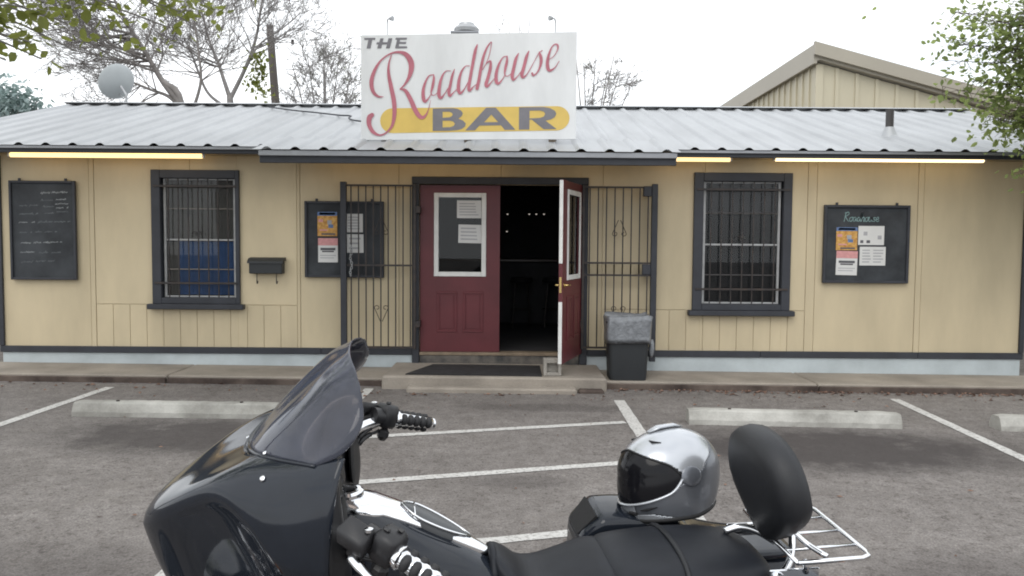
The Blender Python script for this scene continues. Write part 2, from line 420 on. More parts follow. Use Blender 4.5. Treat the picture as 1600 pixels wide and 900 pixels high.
# wheel stops
def wheel_stop(x0, y, ln, rz, label):
    t = thing('wheel_stop', label, 'wheel stop', (x0 + ln / 2, y, gz(x0 + ln / 2)), rz, 'concrete wheel stops')
    t.rotation_euler = (0, math.atan(-SLOPE), rz)
    prof = [(-.095, 0), (-.095, .045), (-.062, .115), (-.045, .128), (.045, .128), (.062, .115), (.095, .045), (.095, 0)]
    rnd = random.Random(int(x0 * 10)); rings = []
    nseg = 26
    for i in range(nseg + 1):
        x = -ln / 2 + ln * i / nseg; e = .012 if i in (0, nseg) else 0
        rings.append([(x + (0 if not e else 0), py * (1 - e * 3) + rnd.uniform(-.003, .003), pz * (1 - e * 2) + (rnd.uniform(-.004, .002) if pz > .03 else 0)) for py, pz in prof])
    MB().loft(rings).build('stop_body', STOPM, t)
    for sx in (-.55, .55):
        MB().lathe([(.016, 0), (.016, .134), (.010, .137)], (sx * ln / 1.83, 0, 0), n=10).build('anchor_pin', IRON, t)
wheel_stop(-3.93, 7.17, 1.86, 0, 'pale concrete wheel stop on the left, partly hidden by the motorcycle fairing')
wheel_stop(1.60, 7.15, 1.88, radians(-2), 'scuffed concrete wheel stop behind the motorcycle backrest, under the right window')
wheel_stop(4.33, 7.06, 1.86, radians(-1), 'concrete wheel stop cut off by the right edge of the picture')

# leaf litter along the kerb
rnd = random.Random(5); ml = MB()
for i in range(420):
    if rnd.random() < .6: x = rnd.uniform(1.1, 6.4); y = 8.76 - abs(rnd.gauss(0, .07))
    else: x = rnd.uniform(-6.2, 6.2); y = 8.76 - abs(rnd.gauss(0, .35))
    if -1.45 < x < 1.05 and y > 8.4: y = 8.40 - rnd.random() * .1
    s = rnd.uniform(.012, .035); a = rnd.uniform(0, 6.3); z = gz(x) + .006
    d = V((cos(a), sin(a), 0)) * s; e = V((-sin(a), cos(a), 0)) * s * .55
    p = V((x, y, z))
    ml.add([p - d, p + e + V((0, 0, rnd.uniform(0, .02))), p + d, p - e + V((0, 0, rnd.uniform(0, .02)))], [(0, 3, 2, 1)])
for i in range(150):
    x = rnd.uniform(-6.5, 6.5); y = rnd.uniform(2.6, 8.3); s = rnd.uniform(.008, .022); a = rnd.uniform(0, 6.3); p = V((x, y, gz(x) + .007))
    d = V((cos(a), sin(a), 0)) * s; e = V((-sin(a), cos(a), 0)) * s * .5
    ml.add([p - d, p + e + V((0, 0, .006)), p + d, p - e], [(0, 3, 2, 1)])
lit = ml.build('leaf_litter', mat('dead_leaf', (0.13, 0.06, 0.045), 0.9, var=0.6, scale=14, c2=(0.30, 0.19, 0.14), bump=0))
tag(lit, 'scattered brown dead leaves along the kerb', 'leaves', kind='stuff')

# ------------------------------------------------------------------ the bar building
WY = 9.6
bar = thing('bar_building', 'low tan roadside bar with charcoal trim and metal roof', 'building', (0, WY, 0))
def B_(p): return V((p[0], p[1] - WY, p[2]))     # world -> building local
def bbox(name, x0, x1, y0, y1, z0, z1, m, parent=bar, bev=0.0):
    return MB().box((x0, y0 - WY, z0), (x1, y1 - WY, z1), bev).build(name, m, parent)
XL, XR = -6.15, 6.15
ZB, ZT = .315, 2.62
WL = (-4.22, -3.30, .905, 2.36)         # window openings x0,x1,z0,z1
WR = (2.265, 3.245, .875, 2.37)
DO = (-1.115, .815, .285, 2.30)         # door opening
# structural wall around the openings
mw = MB()
def wseg(x0, x1, z0, z1): mw.box((x0, .03, z0), (x1, .16, z1))
for (x0, x1) in ((XL, WL[0]), (WL[1], DO[0]), (DO[1], WR[0]), (WR[1], XR)): wseg(x0, x1, .20, 2.72)
for o in (WL, WR): wseg(o[0], o[1], .20, o[2]); wseg(o[0], o[1], o[3], 2.72)
wseg(DO[0], DO[1], DO[3], 2.72); wseg(DO[0], DO[1], .1, DO[2] - .03)
wall = mw.build('wall', WALL, bar)
# siding: full panels, and grooved lower planks with a rail line above
def panel(x0, x1, z0, z1, name='siding_panel', d=.013):
    ops = [o for o in (WL, WR, DO) if o[0] < x1 and o[1] > x0]
    m_ = MB(); g = .0022; x0 += g; x1 -= g
    def bx(a, b, c, d_):
        if b - a > .01 and d_ - c > .01: m_.box((a, .03 - d, c), (b, .029, d_), .003)
    if not ops: bx(x0, x1, z0, z1)
    else:
        o = ops[0]; a, b = max(x0, o[0]), min(x1, o[1])
        bx(x0, a, z0, z1); bx(b, x1, z0, z1); bx(a, b, max(z0, o[3]), z1); bx(a, b, z0, min(z1, o[2]))
    if m_.v: m_.build(name, WALL, wall)
def planks(xs, z0, z1):
    for a, b in zip(xs, xs[1:]): panel(a, b, z0, z1, 'plank', .012)
def rng(a, b, n): return [a + (b - a) * i / n for i in range(n + 1)]
RL = .835
panel(XL, -5.07, ZB, ZT)
panel(-5.07, -5.01, ZB, ZT, 'batten', .018)
panel(-5.01, -3.86, RL, ZT); panel(-3.86, -2.585, RL, ZT)
planks(rng(-5.01, -2.585, 12), ZB, RL - .006)
panel(-2.585, -2.545, ZB, ZT, 'batten', .017)
panel(-2.545, -1.36, ZB, ZT); panel(-1.36, -.14, ZB, ZT); panel(-.14, 1.08, ZB, ZT)
panel(1.08, 2.30, RL - .02, ZT); panel(2.30, 3.53, RL - .02, ZT)
planks(rng(1.08, 3.53, 12), ZB, RL - .026)
panel(3.53, 3.64, ZB, ZT, 'batten', .016)
panel(3.64, 4.85, ZB, ZT)
panel(4.85, 4.92, ZB, ZT, 'batten', .017)
panel(4.92, XR, ZB, ZT)
# other walls, floor, ceiling, foundation, trim
DEP = 7.6
bbox('side_wall', XL, XL + .13, WY + .165, WY + DEP, .2, 2.72, WALL)
bbox('side_wall', XR - .13, XR, WY + .165, WY + DEP, .2, 2.72, WALL)
bbox('back_wall', XL + .135, XR - .135, WY + DEP - .14, WY + DEP, .2, 2.72, WALL)
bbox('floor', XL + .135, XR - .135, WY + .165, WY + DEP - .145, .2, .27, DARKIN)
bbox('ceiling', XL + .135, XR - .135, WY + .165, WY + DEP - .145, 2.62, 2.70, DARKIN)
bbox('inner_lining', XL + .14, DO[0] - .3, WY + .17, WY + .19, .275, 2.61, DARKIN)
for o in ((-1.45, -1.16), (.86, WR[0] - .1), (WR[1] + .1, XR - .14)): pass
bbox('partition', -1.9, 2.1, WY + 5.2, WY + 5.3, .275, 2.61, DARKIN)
fm = MB()
for (x0, x1) in ((XL, -1.19), (.9, XR)): fm.box((x0, .012, -.2), (x1, .14, .255), .006)
fm.box((XL, .14, -.2), (XL + .12, DEP, .195)); fm.box((XR - .12, .14, -.2), (XR, DEP, .195)); fm.box((XL + .125, DEP - .12, -.2), (XR - .125, DEP, .195))
fm.build('foundation', FOUND, bar)
for (x0, x1) in ((XL - .02, -2.30), (-2.297, -1.19), (.91, 3.0), (3.003, 4.9), (4.903, XR + .02)):
    bbox('skirt_board', x0, x1, WY - .012, WY + .028, .245, .322, TRIM, bar, .005)
for x in (XL - .022, XR - .03): bbox('corner_board', x, x + .055, WY - .016, WY + .05, .325, 2.6, TRIM, bar, .004)

# windows -----------------------------------------------------------------
def window(o, frame, blinds, label_g):
    x0, x1, z0, z1 = o
    fx0, fx1, fz0, fz1 = frame
    m_ = MB()
    m_.box((fx0, -.022, fz0), (x0 + .012, .03, fz1), .004); m_.box((x1 - .012, -.022, fz0), (fx1, .03, fz1), .004)
    m_.box((x0 + .013, -.021, z1 - .012), (x1 - .013, .03, fz1 - .001), .004)
    m_.box((x0 + .013, -.0205, fz0), (x1 - .013, .03, z0 + .012), .004)
    w = m_.build('window', TRIM, bar)
    MB().box((fx0 - .05, -.075, fz0 - .065), (fx1 + .05, .03, fz0 - .002), .008).build('sill', TRIM, w)
    jm = MB(); jm.box((x0, .03, z0), (x0 + .012, .13, z1)); jm.box((x1 - .012, .03, z0), (x1, .13, z1)); jm.box((x0 + .013, .03, z1 - .012), (x1 - .013, .13, z1)); jm.box((x0 + .013, .03, z0), (x1 - .013, .13, z0 + .012))
    jm.build('jamb', TRIM, w)
    s0, s1 = x0 + .025, x1 - .025
    zm = (z0 + z1) / 2 - .02
    sm = MB()
    sm.box((s0, .045, z0 + .013), (s0 + .030, .075, z1 - .013), .004); sm.box((s1 - .030, .045, z0 + .013), (s1, .075, z1 - .013), .004)
    sm.box((s0 + .031, .046, z1 - .034), (s1 - .031, .074, z1 - .014), .004); sm.box((s0 + .031, .046, z0 + .014), (s1 - .031, .074, z0 + .036), .004)
    sm.build('sash', SASH, w)
    MB().box((s0 + .031, .040, zm - .011), (s1 - .031, .072, zm + .011), .004).build('meeting_rail', SASH, w)
    for zq in ((zm + z1) / 2, (zm + z0) / 2):
        MB().box((s0 + .031, .056, zq - .006), (s1 - .031, .07, zq + .006)).build('muntin', CURT if o is WL else CURTG, w)
    for za, zb in ((z0 + .036, zm - .011), (zm + .011, z1 - .034)):
        MB().box((s0 + .031, .0615, za), (s1 - .031, .0645, zb)).build('pane', PANE, w)
    for (bx0, bx1, bz0, bz1, m, dy, nm) in blinds:
        MB().box((x0 + (x1 - x0) * bx0, .10 + dy, z0 + (z1 - z0) * bz0), (x0 + (x1 - x0) * bx1, .106 + dy, z0 + (z1 - z0) * bz1)).build(nm, m, w)
    # security bars
    nb = 7
    for i in range(nb):
        xx = s0 + .02 + (s1 - s0 - .04) * (i + .5) / nb
        MB().box((xx - .006, -.006, z0 + .02), (xx + .006, .006, z1 - .02)).build('security_bar', IRON, w)
    for zz in (z0 + (z1 - z0) * .13, z0 + (z1 - z0) * .925):
        MB().box((fx0 + .03, -.034, zz - .013), (fx1 - .03, -.0225, zz + .013), .002).build('cross_bar', IRON, w)
        for xx in (x0 + .02, x1 - .02): pass
    # little scroll ornament
    cx, cz = (x0 + x1) / 2 - .02, z0 + (z1 - z0) * .53
    for sx in (-1, 1):
        pts = []
        for k in range(15):
            a = k / 14 * 4.6; r = .045 * (1 - k / 18)
            pts.append((cx + sx * (.055 + r * cos(a) - .045), -.004, cz + r * sin(a)))
        MB().tube(pts, .004, 5).build('scroll', IRON, w)
    tag(w, label_g)
    return w
window(WL, (-4.315, -3.265, .845, 2.445),
       [(0.02, .98, .49, .98, CURT, 0, 'blind_or_dark_sheet'), (.2, .99, .03, .475, BLUE, 0, 'blue_panel'), (.02, .19, .03, .47, CURT, .01, 'blind_or_dark_sheet')], 'left window with a blue panel behind its lower sash')
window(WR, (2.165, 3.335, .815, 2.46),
       [(0.02, .98, .74, .98, CURTG, 0, 'blind_or_dark_sheet'), (.02, .98, .02, .735, ROOMDARK, 0.004, 'blind_or_dark_sheet')], 'right window, dark behind its bars')  # lower dark sheet paints in the unlit room, only the upper one is a blind

# doors -------------------------------------------------------------------
fr = MB()
fr.box((-1.20, -.03, .145), (DO[0] - .001, .15, 2.30), .004); fr.box((DO[1] + .001, -.03, .145), (.905, .15, 2.30), .004)
fr.box((-1.20, -.031, 2.301), (.905, .15, 2.385), .004)
fr.build('door_frame', TRIM, bar)
MB().box((DO[0] + .002, -.012, .245), (DO[1] - .002, .15, .282), .004).build('threshold', mat('worn_wood', (0.22, 0.17, 0.12), 0.8, var=0.3, scale=6), bar)
MB().box((DO[0] + .002, -.004, .10), (DO[1] - .002, .13, .243), .004).build('riser', mat('worn_riser', (0.05, 0.052, 0.055), 0.8, var=0.3, scale=5, c2=(0.17, 0.15, 0.13)), bar)
DW, DH, DT = .955, 2.0, .044
def door_leaf(name, hinge_right, parent, loc, rz, label):
    """local: x from 0 (hinge) to DW (latch) ; outside face towards -y"""
    e = bpy.data.objects.new(name, None); COL.objects.link(e); e.parent = parent; e.location = loc; e.rotation_euler = (0, 0, rz); e.empty_display_size = .1
    s = -1 if hinge_right else 1
    def X(a, b): return (min(s * a, s * b), max(s * a, s * b))
    def bx(nm, a, b, y0, y1, z0, z1, m, bev=.004):
        xa, xb = X(a, b); return MB().box((xa, y0, z0), (xb, y1, z1), bev).build(nm, m, e)
    lw0, lw1, lz0, lz1 = .20, .755, .945, 1.875
    m_ = MB()
    for a, b, z0, z1 in ((0, lw0, 0, DH), (lw1, DW, 0, DH), (lw0, lw1, 0, lz0), (lw0, lw1, lz1, DH)):
        xa, xb = X(a, b); m_.box((xa, -DT, z0), (xb, 0, z1))
    m_.build('leaf', RED, e)
    f = MB()
    for yy in ((-DT - .014, -DT - .001), (.001, .014)):
        for a, b, z0, z1 in ((lw0 - .035, lw0 + .02, lz0 - .035, lz1 + .035), (lw1 - .02, lw1 + .035, lz0 - .035, lz1 + .035), (lw0 + .0205, lw1 - .0205, lz0 - .035, lz0 + .02), (lw0 + .0205, lw1 - .0205, lz1 - .02, lz1 + .035)):
            xa, xb = X(a, b); f.box((xa, yy[0], z0), (xb, yy[1], z1), .004)
    f.build('window_frame', WHITE, e)
    xa, xb = X(lw0 + .001, lw1 - .001); MB().box((xa, -DT * .6, lz0 + .001), (xb, -DT * .6 + .004, lz1 - .001)).build('pane', PANE, e)
    for a, b in ((.20, .445), (.515, .76)):
        for yy, q in ((-DT, -1), (0, 1)):
            p = MB(); xa, xb = X(a, b); z0, z1 = .235, .73
            for (xx0, xx1, zz0, zz1) in ((xa, xb, z1 - .03, z1), (xa, xb, z0, z0 + .03), (xa, xa + .03, z0 + .0305, z1 - .0305), (xb - .03, xb, z0 + .0305, z1 - .0305)):
                p.box((xx0, yy + q * .0005, zz0), (xx1, yy + q * .009, zz1), .004)
            p.box((xa + .045, yy + q * .0005, z0 + .045), (xb - .045, yy + q * .006, z1 - .045), .004)
            p.build('raised_panel', RED, e)
    return e, bx, X
dl, bx, X_ = door_leaf('door', False, bar, (-1.105, .06, .287), 0, None)
dl['label'] = 'closed left maroon door with two papers in its window'
dr, bx, X_ = door_leaf('door', True, bar, (.80, -.035, .287), radians(72), None)
dr['label'] = 'right maroon door standing open towards the lot'
# white weatherstrip edge of the open door, latch and brass levers
bx('edge_strip', DW + .0005, DW + .006, -DT + .002, -.002, 1.10, DH - .004, WHITE, 0)
bx('edge_strip', DW + .0005, DW + .006, -DT + .002, -.002, .004, .68, WHITE, 0)
for q, yy in ((-1, -DT - .001), (1, .001)):
    h = MB(); xh = -(DW - .065); zh = .86
    h.lathe([(.028, 0), (.028, .008), (.012, .012), (.011, .045)], (xh, yy, zh), (0, q, 0), 14)
    h.tube([(xh, yy + q * .045, zh), (xh + .03, yy + q * .05, zh + .004), (xh + .11, yy + q * .045, zh - .004)], [.011, .010, .007], 8)
    h.build('lever_handle', BRASS, dr, True, auto=40)
bx('latch_plate', DW + .0065, DW + .0085, -DT + .01, -.01, .78, .95, BRASS, 0)

# papers in the closed door's window
def paper(name, px0, py0, px1, py1, Y, label, cat, rows=(), m=PAPER, group=None, tilt=0.0):
    a = at(px0, py0, Y); b = at(px1, py1, Y)
    w, h_ = b.x - a.x, a.z - b.z
    o = thing(name, label, cat, ((a.x + b.x) / 2, Y, b.z), 0, group); o.rotation_euler = (0, tilt, 0)
    MB().box((-w / 2, -.0012, 0), (w / 2, .0008, h_)).build('sheet', m, o)
    for (u0, u1, v0, v1, mm) in rows:      # fractions, v from top
        MB().add([(-w / 2 + w * u0, -.0026, h_ * (1 - v1)), (-w / 2 + w * u1, -.0026, h_ * (1 - v1)), (-w / 2 + w * u1, -.0026, h_ * (1 - v0)), (-w / 2 + w * u0, -.0026, h_ * (1 - v0))], [(0, 1, 2, 3)]).build('print', mm, o)
    return o
lines = lambda n, a=.1, b=.9, v0=.12, v1=.9, m=INKL, seed=1: [(a, b - (b - a) * .25 * random.Random(seed * 97 + i).random(), v0 + (v1 - v0) * (i + .25) / n, v0 + (v1 - v0) * (i + .6) / n, m) for i in range(n)]
YD = WY + .06 - DT * .6 - .003
paper('door_notice', 714, 313, 752, 341, YD, 'upper white notice taped inside the closed door window', 'notice', lines(5, m=INKL, seed=2), group='papers in the door window')
paper('door_notice', 716, 351, 753, 380, YD, 'lower white notice taped inside the closed door window', 'notice', lines(4, m=INKL, seed=4), group='papers in the door window', tilt=radians(1))

# roof --------------------------------------------------------------------
EY, EZ, SL_ = 9.15, 2.676, .28
RY = 13.15; RZ = EZ + SL_ * (RY - EY)
RX0, RX1 = -7.3, 7.4
roof = bpy.data.objects.new('roof', None); COL.objects.link(roof); roof.parent = bar; roof.empty_display_size = .1
PITCHX = .307
def ribbed(wd, nr, y0, z0, y1, z1, lap=.02):
    """one metal sheet nr ribs wide, from the eave (y0,z0) up to (y1,z1), x from 0"""
    xs = []
    for i in range(nr):
        c = (i + .5) * PITCHX
        xs += [(c - .056, 0), (c - .03, .020), (c - .014, .028), (c + .014, .028), (c + .03, .020), (c + .056, 0)]
        if i < nr - 1:
            pass
    xs = [(-.001, 0)] + xs + [(nr * PITCHX + .001, 0)]
    rows = []
    ns = 6
    for j in range(ns + 1):
        t = j / ns; rows.append([(x, y0 + (y1 - y0) * t - WY, z0 + (z1 - z0) * t + h) for x, h in xs])
    return rows
npan = int(round((RX1 - RX0) / (PITCHX * 3)))
wpan = PITCHX * 3
first = MB().grid(ribbed(wpan, 3, EY, EZ, RY, RZ)).build('roof_panel', ROOF, roof, solid=.002)
first.location = (RX0, 0, 0)
for i in range(1, npan):
    o = inst(first, 'roof_panel', roof, (RX0 + i * wpan, 0, 0.0006 * (i % 2)))
    md = o.modifiers.new('t', 'SOLIDIFY'); md.thickness = .002; md.offset = -1
RX1 = RX0 + npan * wpan
MB().grid(ribbed(RX1 - RX0, npan * 3, RY + 4.4, RZ - 4.4 * SL_, RY + .002, RZ), flip=True).build('back_slope', ROOF, roof, solid=.002).location = (RX0, 0, 0)
rc = MB(); rc.grid([[(x, RY - WY + dy, RZ + .052 - abs(dy) * SL_ * .9) for x in (RX0 - .02, RX1 + .02)] for dy in (-.17, -.02, .02, .17)])
rc.build('ridge_cap', ROOF, roof, solid=.003)
# gable infill, fascia, drip edge, soffit
for x in (XL, XR - .13):
    gm = MB(); gm.loft([[(x + q, EY + .45 - WY + .02, 2.72), (x + q, RY - WY, RZ - .06), (x + q, DEP, 2.721)] for q in (0, .13)])
    gm.build('gable', WALL, bar)
PX0, PX1 = -2.75, 1.775
for (x0, x1) in ((RX0 + .03, PX0 + .12), (PX1 - .12, RX1 - .03)):
    bbox('fascia', x0, x1, EY + .045, EY + .085, EZ - .080, EZ - .012, TRIM, roof, .004)
    bbox('drip_edge', x0, x1, EY + .012, EY + .043, EZ - .036, EZ - .004, DRIP, roof, .003)
bbox('soffit', RX0 + .05, RX1 - .05, EY + .09, WY + .02, EZ - .04, EZ - .018, WALL, roof)
for x0 in (RX0 + .01, RX1 - .05):
    rk = MB(); rk.loft([[(x0 + dx, y - WY, EZ + (y - EY) * SL_ - dz) for dx, dz in ((0, .012), (.04, .012), (.04, .13), (0, .13))] for y in (EY + .1, RY)])
    rk.build('rake_board', TRIM, roof)
# porch roof extension over the doors
PY0, PZ0, PY1, PZ1 = 8.50, 2.56, 9.36, 2.56 + .86 * .262
npp = 5; wpp = (PX1 - PX0) / npp
nrr = 3
keep = PITCHX; PITCHX = wpp / nrr
fp = MB().grid(ribbed(wpp, nrr, PY0, PZ0, PY1, PZ1)).build('porch_roof_panel', ROOF, roof, solid=.002)
fp.location = (PX0, 0, 0.012)
for i in range(1, npp):
    o = inst(fp, 'porch_roof_panel', roof, (PX0 + i * wpp, 0, .012 + .0006 * (i % 2))); md = o.modifiers.new('t', 'SOLIDIFY'); md.thickness = .002; md.offset = -1
PITCHX = keep
bbox('porch_fascia', PX0 + .06, PX1 - .04, PY0 + .05, PY0 + .09, PZ0 - .125, PZ0 - .01, TRIM, roof, .004)
bbox('porch_drip_edge', PX0 + .06, PX1 - .04, PY0 + .014, PY0 + .048, PZ0 - .052, PZ0 + .004, DRIP, roof, .003)
for x in (PX0 + .06, PX1 - .08):
    rk = MB(); rk.loft([[(x + dx, y - WY, z - dz) for dx, dz in ((0, .0), (.04, .0), (.04, .11), (0, .11))] for y, z in ((PY0 + .095, PZ0 + .02), (EY + .04, PZ0 - .01 + .13))])
    rk.build('porch_rake', TRIM, roof)
ps = MB(); ps.loft([[(x, y - WY, z) for y, z in ((PY0 + .095, PZ0 - .06), (WY + .02, PZ0 + .04), (WY + .02, PZ0 + .06), (PY0 + .095, PZ0 - .04))] for x in (PX0 + .105, PX1 - .085)])
ps.build('porch_soffit', WALL, roof)

# fluorescent strips under the eaves
def strip(x0, x1, y, z, m, label):
    t = thing('strip_light', label, 'light', ((x0 + x1) / 2, y, z), 0, 'fluorescent strip lights under the eaves')
    w = (x1 - x0) / 2
    MB().box((-w, -.03, .028), (w, .03, .075), .004).build('housing', WHITE, t)
    for s in (-1, 1): MB().box((s * w - .012, -.022, -.02), (s * w + .012, .022, .0275), .003).build('lamp_holder', WHITE, t)
    MB().tube([(-w + .0125, 0, 0), (w - .0125, 0, 0)], .027, 12).build('tube', m, t, True, auto=40)
def zl(px, py, Y): return at(px, py, Y).z
strip(at(15, 243, 9.33).x, at(318, 243, 9.33).x, 9.33, zl(166, 243, 9.33), TUBE, 'warm lit strip light under the left eave above the chalkboard menu')
strip(at(820, 248, 9.33).x, at(1142, 248, 9.33).x, 9.33, zl(1100, 249, 9.33), TUBE, 'lit strip light ending over the right window, half hidden by the porch roof')
strip(at(1210, 247, 9.33).x, at(1538, 247, 9.33).x, 9.33, zl(1374, 249.5, 9.33), TUBEW, 'bright lit strip light under the right eave above the notice board')
strip(-2.35, -.05, 9.33, 2.56, TUBE, 'strip light hidden under the porch roof over the closed door')

# ------------------------------------------------------------------ roadside sign
SW_, SH_ = 2.43, 1.175
sg = thing('bar_sign', 'white plywood sign reading The Roadhouse Bar in red, yellow and grey', 'sign', (-.515, 9.05, 2.755), radians(-5))
MB().box((-SW_ / 2, 0, 0), (SW_ / 2, .03, SH_), .003).build('board', SIGNW, sg)
for sx in (-.95, 0, .95):
    p = MB(); p.box((sx - .04, .031, -.02), (sx + .04, .07, SH_ - .1)); p.box((sx - .035, .07, .05), (sx + .035, .5, .12)); p.build('post', mat('sign_post', (0.25, 0.2, 0.15), 0.8), sg)
Q = [(567, 54.0), (901, 50.0), (900, 222.0), (567, 217.5)]     # TL TR BR BL as seen
def sq(px, py):
    """picture of the board -> board coordinates, by undoing its perspective"""
    v = (px - Q[0][0]) / (Q[1][0] - Q[0][0])
    t_ = Q[0][1] + (Q[1][1] - Q[0][1]) * v; b_ = Q[3][1] + (Q[2][1] - Q[3][1]) * v
    return (-SW_ / 2 + SW_ * v, SH_ * (1 - (py - t_) / (b_ - t_)))
def c1(x, y): return (560 + x / 5, 45 + y / 5)
def c2(x, y): return (650 + x / 6.43, 50 + y / 6.43)
def c3(x, y): return (750 + x / 6.43, 40 + y / 6.43)
def c4(x, y): return (660 + x / 6.4, 150 + y / 6.4)
def flat(loops, y, name, m, parent):
    ls = [[V((p[0], p[1], 0)) for p in l] for l in loops]
    tri = tessellate_polygon(ls); vs = [(p[0], y, p[1]) for l in loops for p in l]
    fs = []
    for t in tri:
        a, b, c = [V(vs[i]) for i in t]
        fs.append(t if (b - a).cross(c - a).y < 0 else t[::-1])
    return MB().add(vs, fs).build(name, m, parent)
def brush(strokes, cf, sc_, y, name, m, parent, conv=sq, wk=1.0):
    mb = MB(); px = SW_ / 334.0
    for k, st in enumerate(strokes):
        P = crom(st, 7); n_ = len(P); L_ = []
        pts = [conv(*cf(p[0], p[1])) for p in P]; wd = [max(2.5, p[2]) / sc_ * px / 2 * wk for p in P]
        for i in range(n_):
            a = V(pts[max(0, i - 1)]); b = V(pts[min(n_ - 1, i + 1)]); d = b - a
            if d.length < 1e-6: d = V((1, 0))
            d.normalize(); s = V((-d.y, d.x)) * wd[i]; p = V(pts[i])
            L_.append([(p.x + s.x, y - .0003 * k, p.y + s.y), (p.x - s.x, y - .0003 * k, p.y - s.y)])
        n0 = len(mb.v); mb.grid(L_)
        for (i, sg_) in ((0, -1), (n_ - 1, 1)):      # round ends
            a = V(pts[i]); d = (V(pts[i]) - V(pts[i - sg_])); d = d.normalized() if d.length > 1e-7 else V((1, 0)); s = V((-d.y, d.x)) * wd[i]
            arc = [(a.x + s.x * cos(t) + d.x * wd[i] * sin(t), y - .0003 * k, a.y + s.y * cos(t) + d.y * wd[i] * sin(t)) for t in [pi * q / 6 for q in range(7)]]
            mb.add(arc, [tuple(range(7))])
    o = mb.build(name, m, parent); return o
# yellow lozenge
xa, ya = 597.5, 168.3; xb, yb = 891, 207.3; r_ = (yb - ya) / 2
pl = [(xa + r_ + r_ * cos(a) * 1.0, (ya + yb) / 2 + r_ * sin(a)) for a in [pi / 2 + pi * k / 14 for k in range(15)]] + [(xb - r_ + r_ * cos(a), (ya + yb) / 2 + r_ * sin(a)) for a in [-pi / 2 + pi * k / 14 for k in range(15)]]
flat([[sq(*p) for p in pl]], -.003, 'yellow_lozenge', SIGNY, sg)
def rnd_poly(pts): return pts
LB = [[(130, 125), (330, 125), (375, 132), (412, 150), (430, 178), (420, 205), (385, 232), (430, 250), (460, 282), (452, 312), (420, 336), (370, 348), (300, 352), (130, 352)],
      [(228, 160), (295, 160), (322, 172), (330, 188), (320, 206), (295, 217), (228, 220)], [(228, 250), (300, 250), (335, 260), (352, 282), (340, 303), (305, 316), (228, 318)]]
LA = [[(455, 352), (660, 125), (755, 125), (950, 352), (845, 352), (808, 305), (595, 305), (550, 352)], [(640, 272), (712, 195), (780, 272)]]
LR = [[(985, 125), (1225, 125), (1290, 138), (1335, 165), (1350, 195), (1335, 230), (1300, 252), (1245, 265), (1355, 352), (1228, 352), (1110, 252), (1088, 252), (1088, 352), (985, 352)],
      [(1088, 160), (1190, 160), (1228, 172), (1242, 196), (1228, 222), (1190, 236), (1088, 240)]]
for L_ in (LB, LA, LR): flat([[sq(*c4(*p)) for p in l] for l in L_], -.006, 'letter', SIGNK, sg)
LT = [(62, 68), (152, 68), (148, 83), (126, 83), (112, 150), (82, 150), (96, 83), (66, 83)]
LH = [(190, 72), (216, 72), (208, 102), (246, 102), (254, 72), (284, 72), (264, 150), (234, 150), (243, 119), (204, 119), (196, 150), (166, 150), (174, 119), (158, 119), (163, 102), (182, 102)]
LE = [(312, 68), (400, 68), (397, 83), (346, 83), (342, 100), (394, 100), (391, 116), (338, 116), (335, 134), (398, 134), (402, 150), (305, 150), (322, 83), (308, 83)]
for L_ in (LT, LH, LE): flat([[sq(*c1(*p)) for p in L_]], -.004, 'letter', SIGNK, sg)
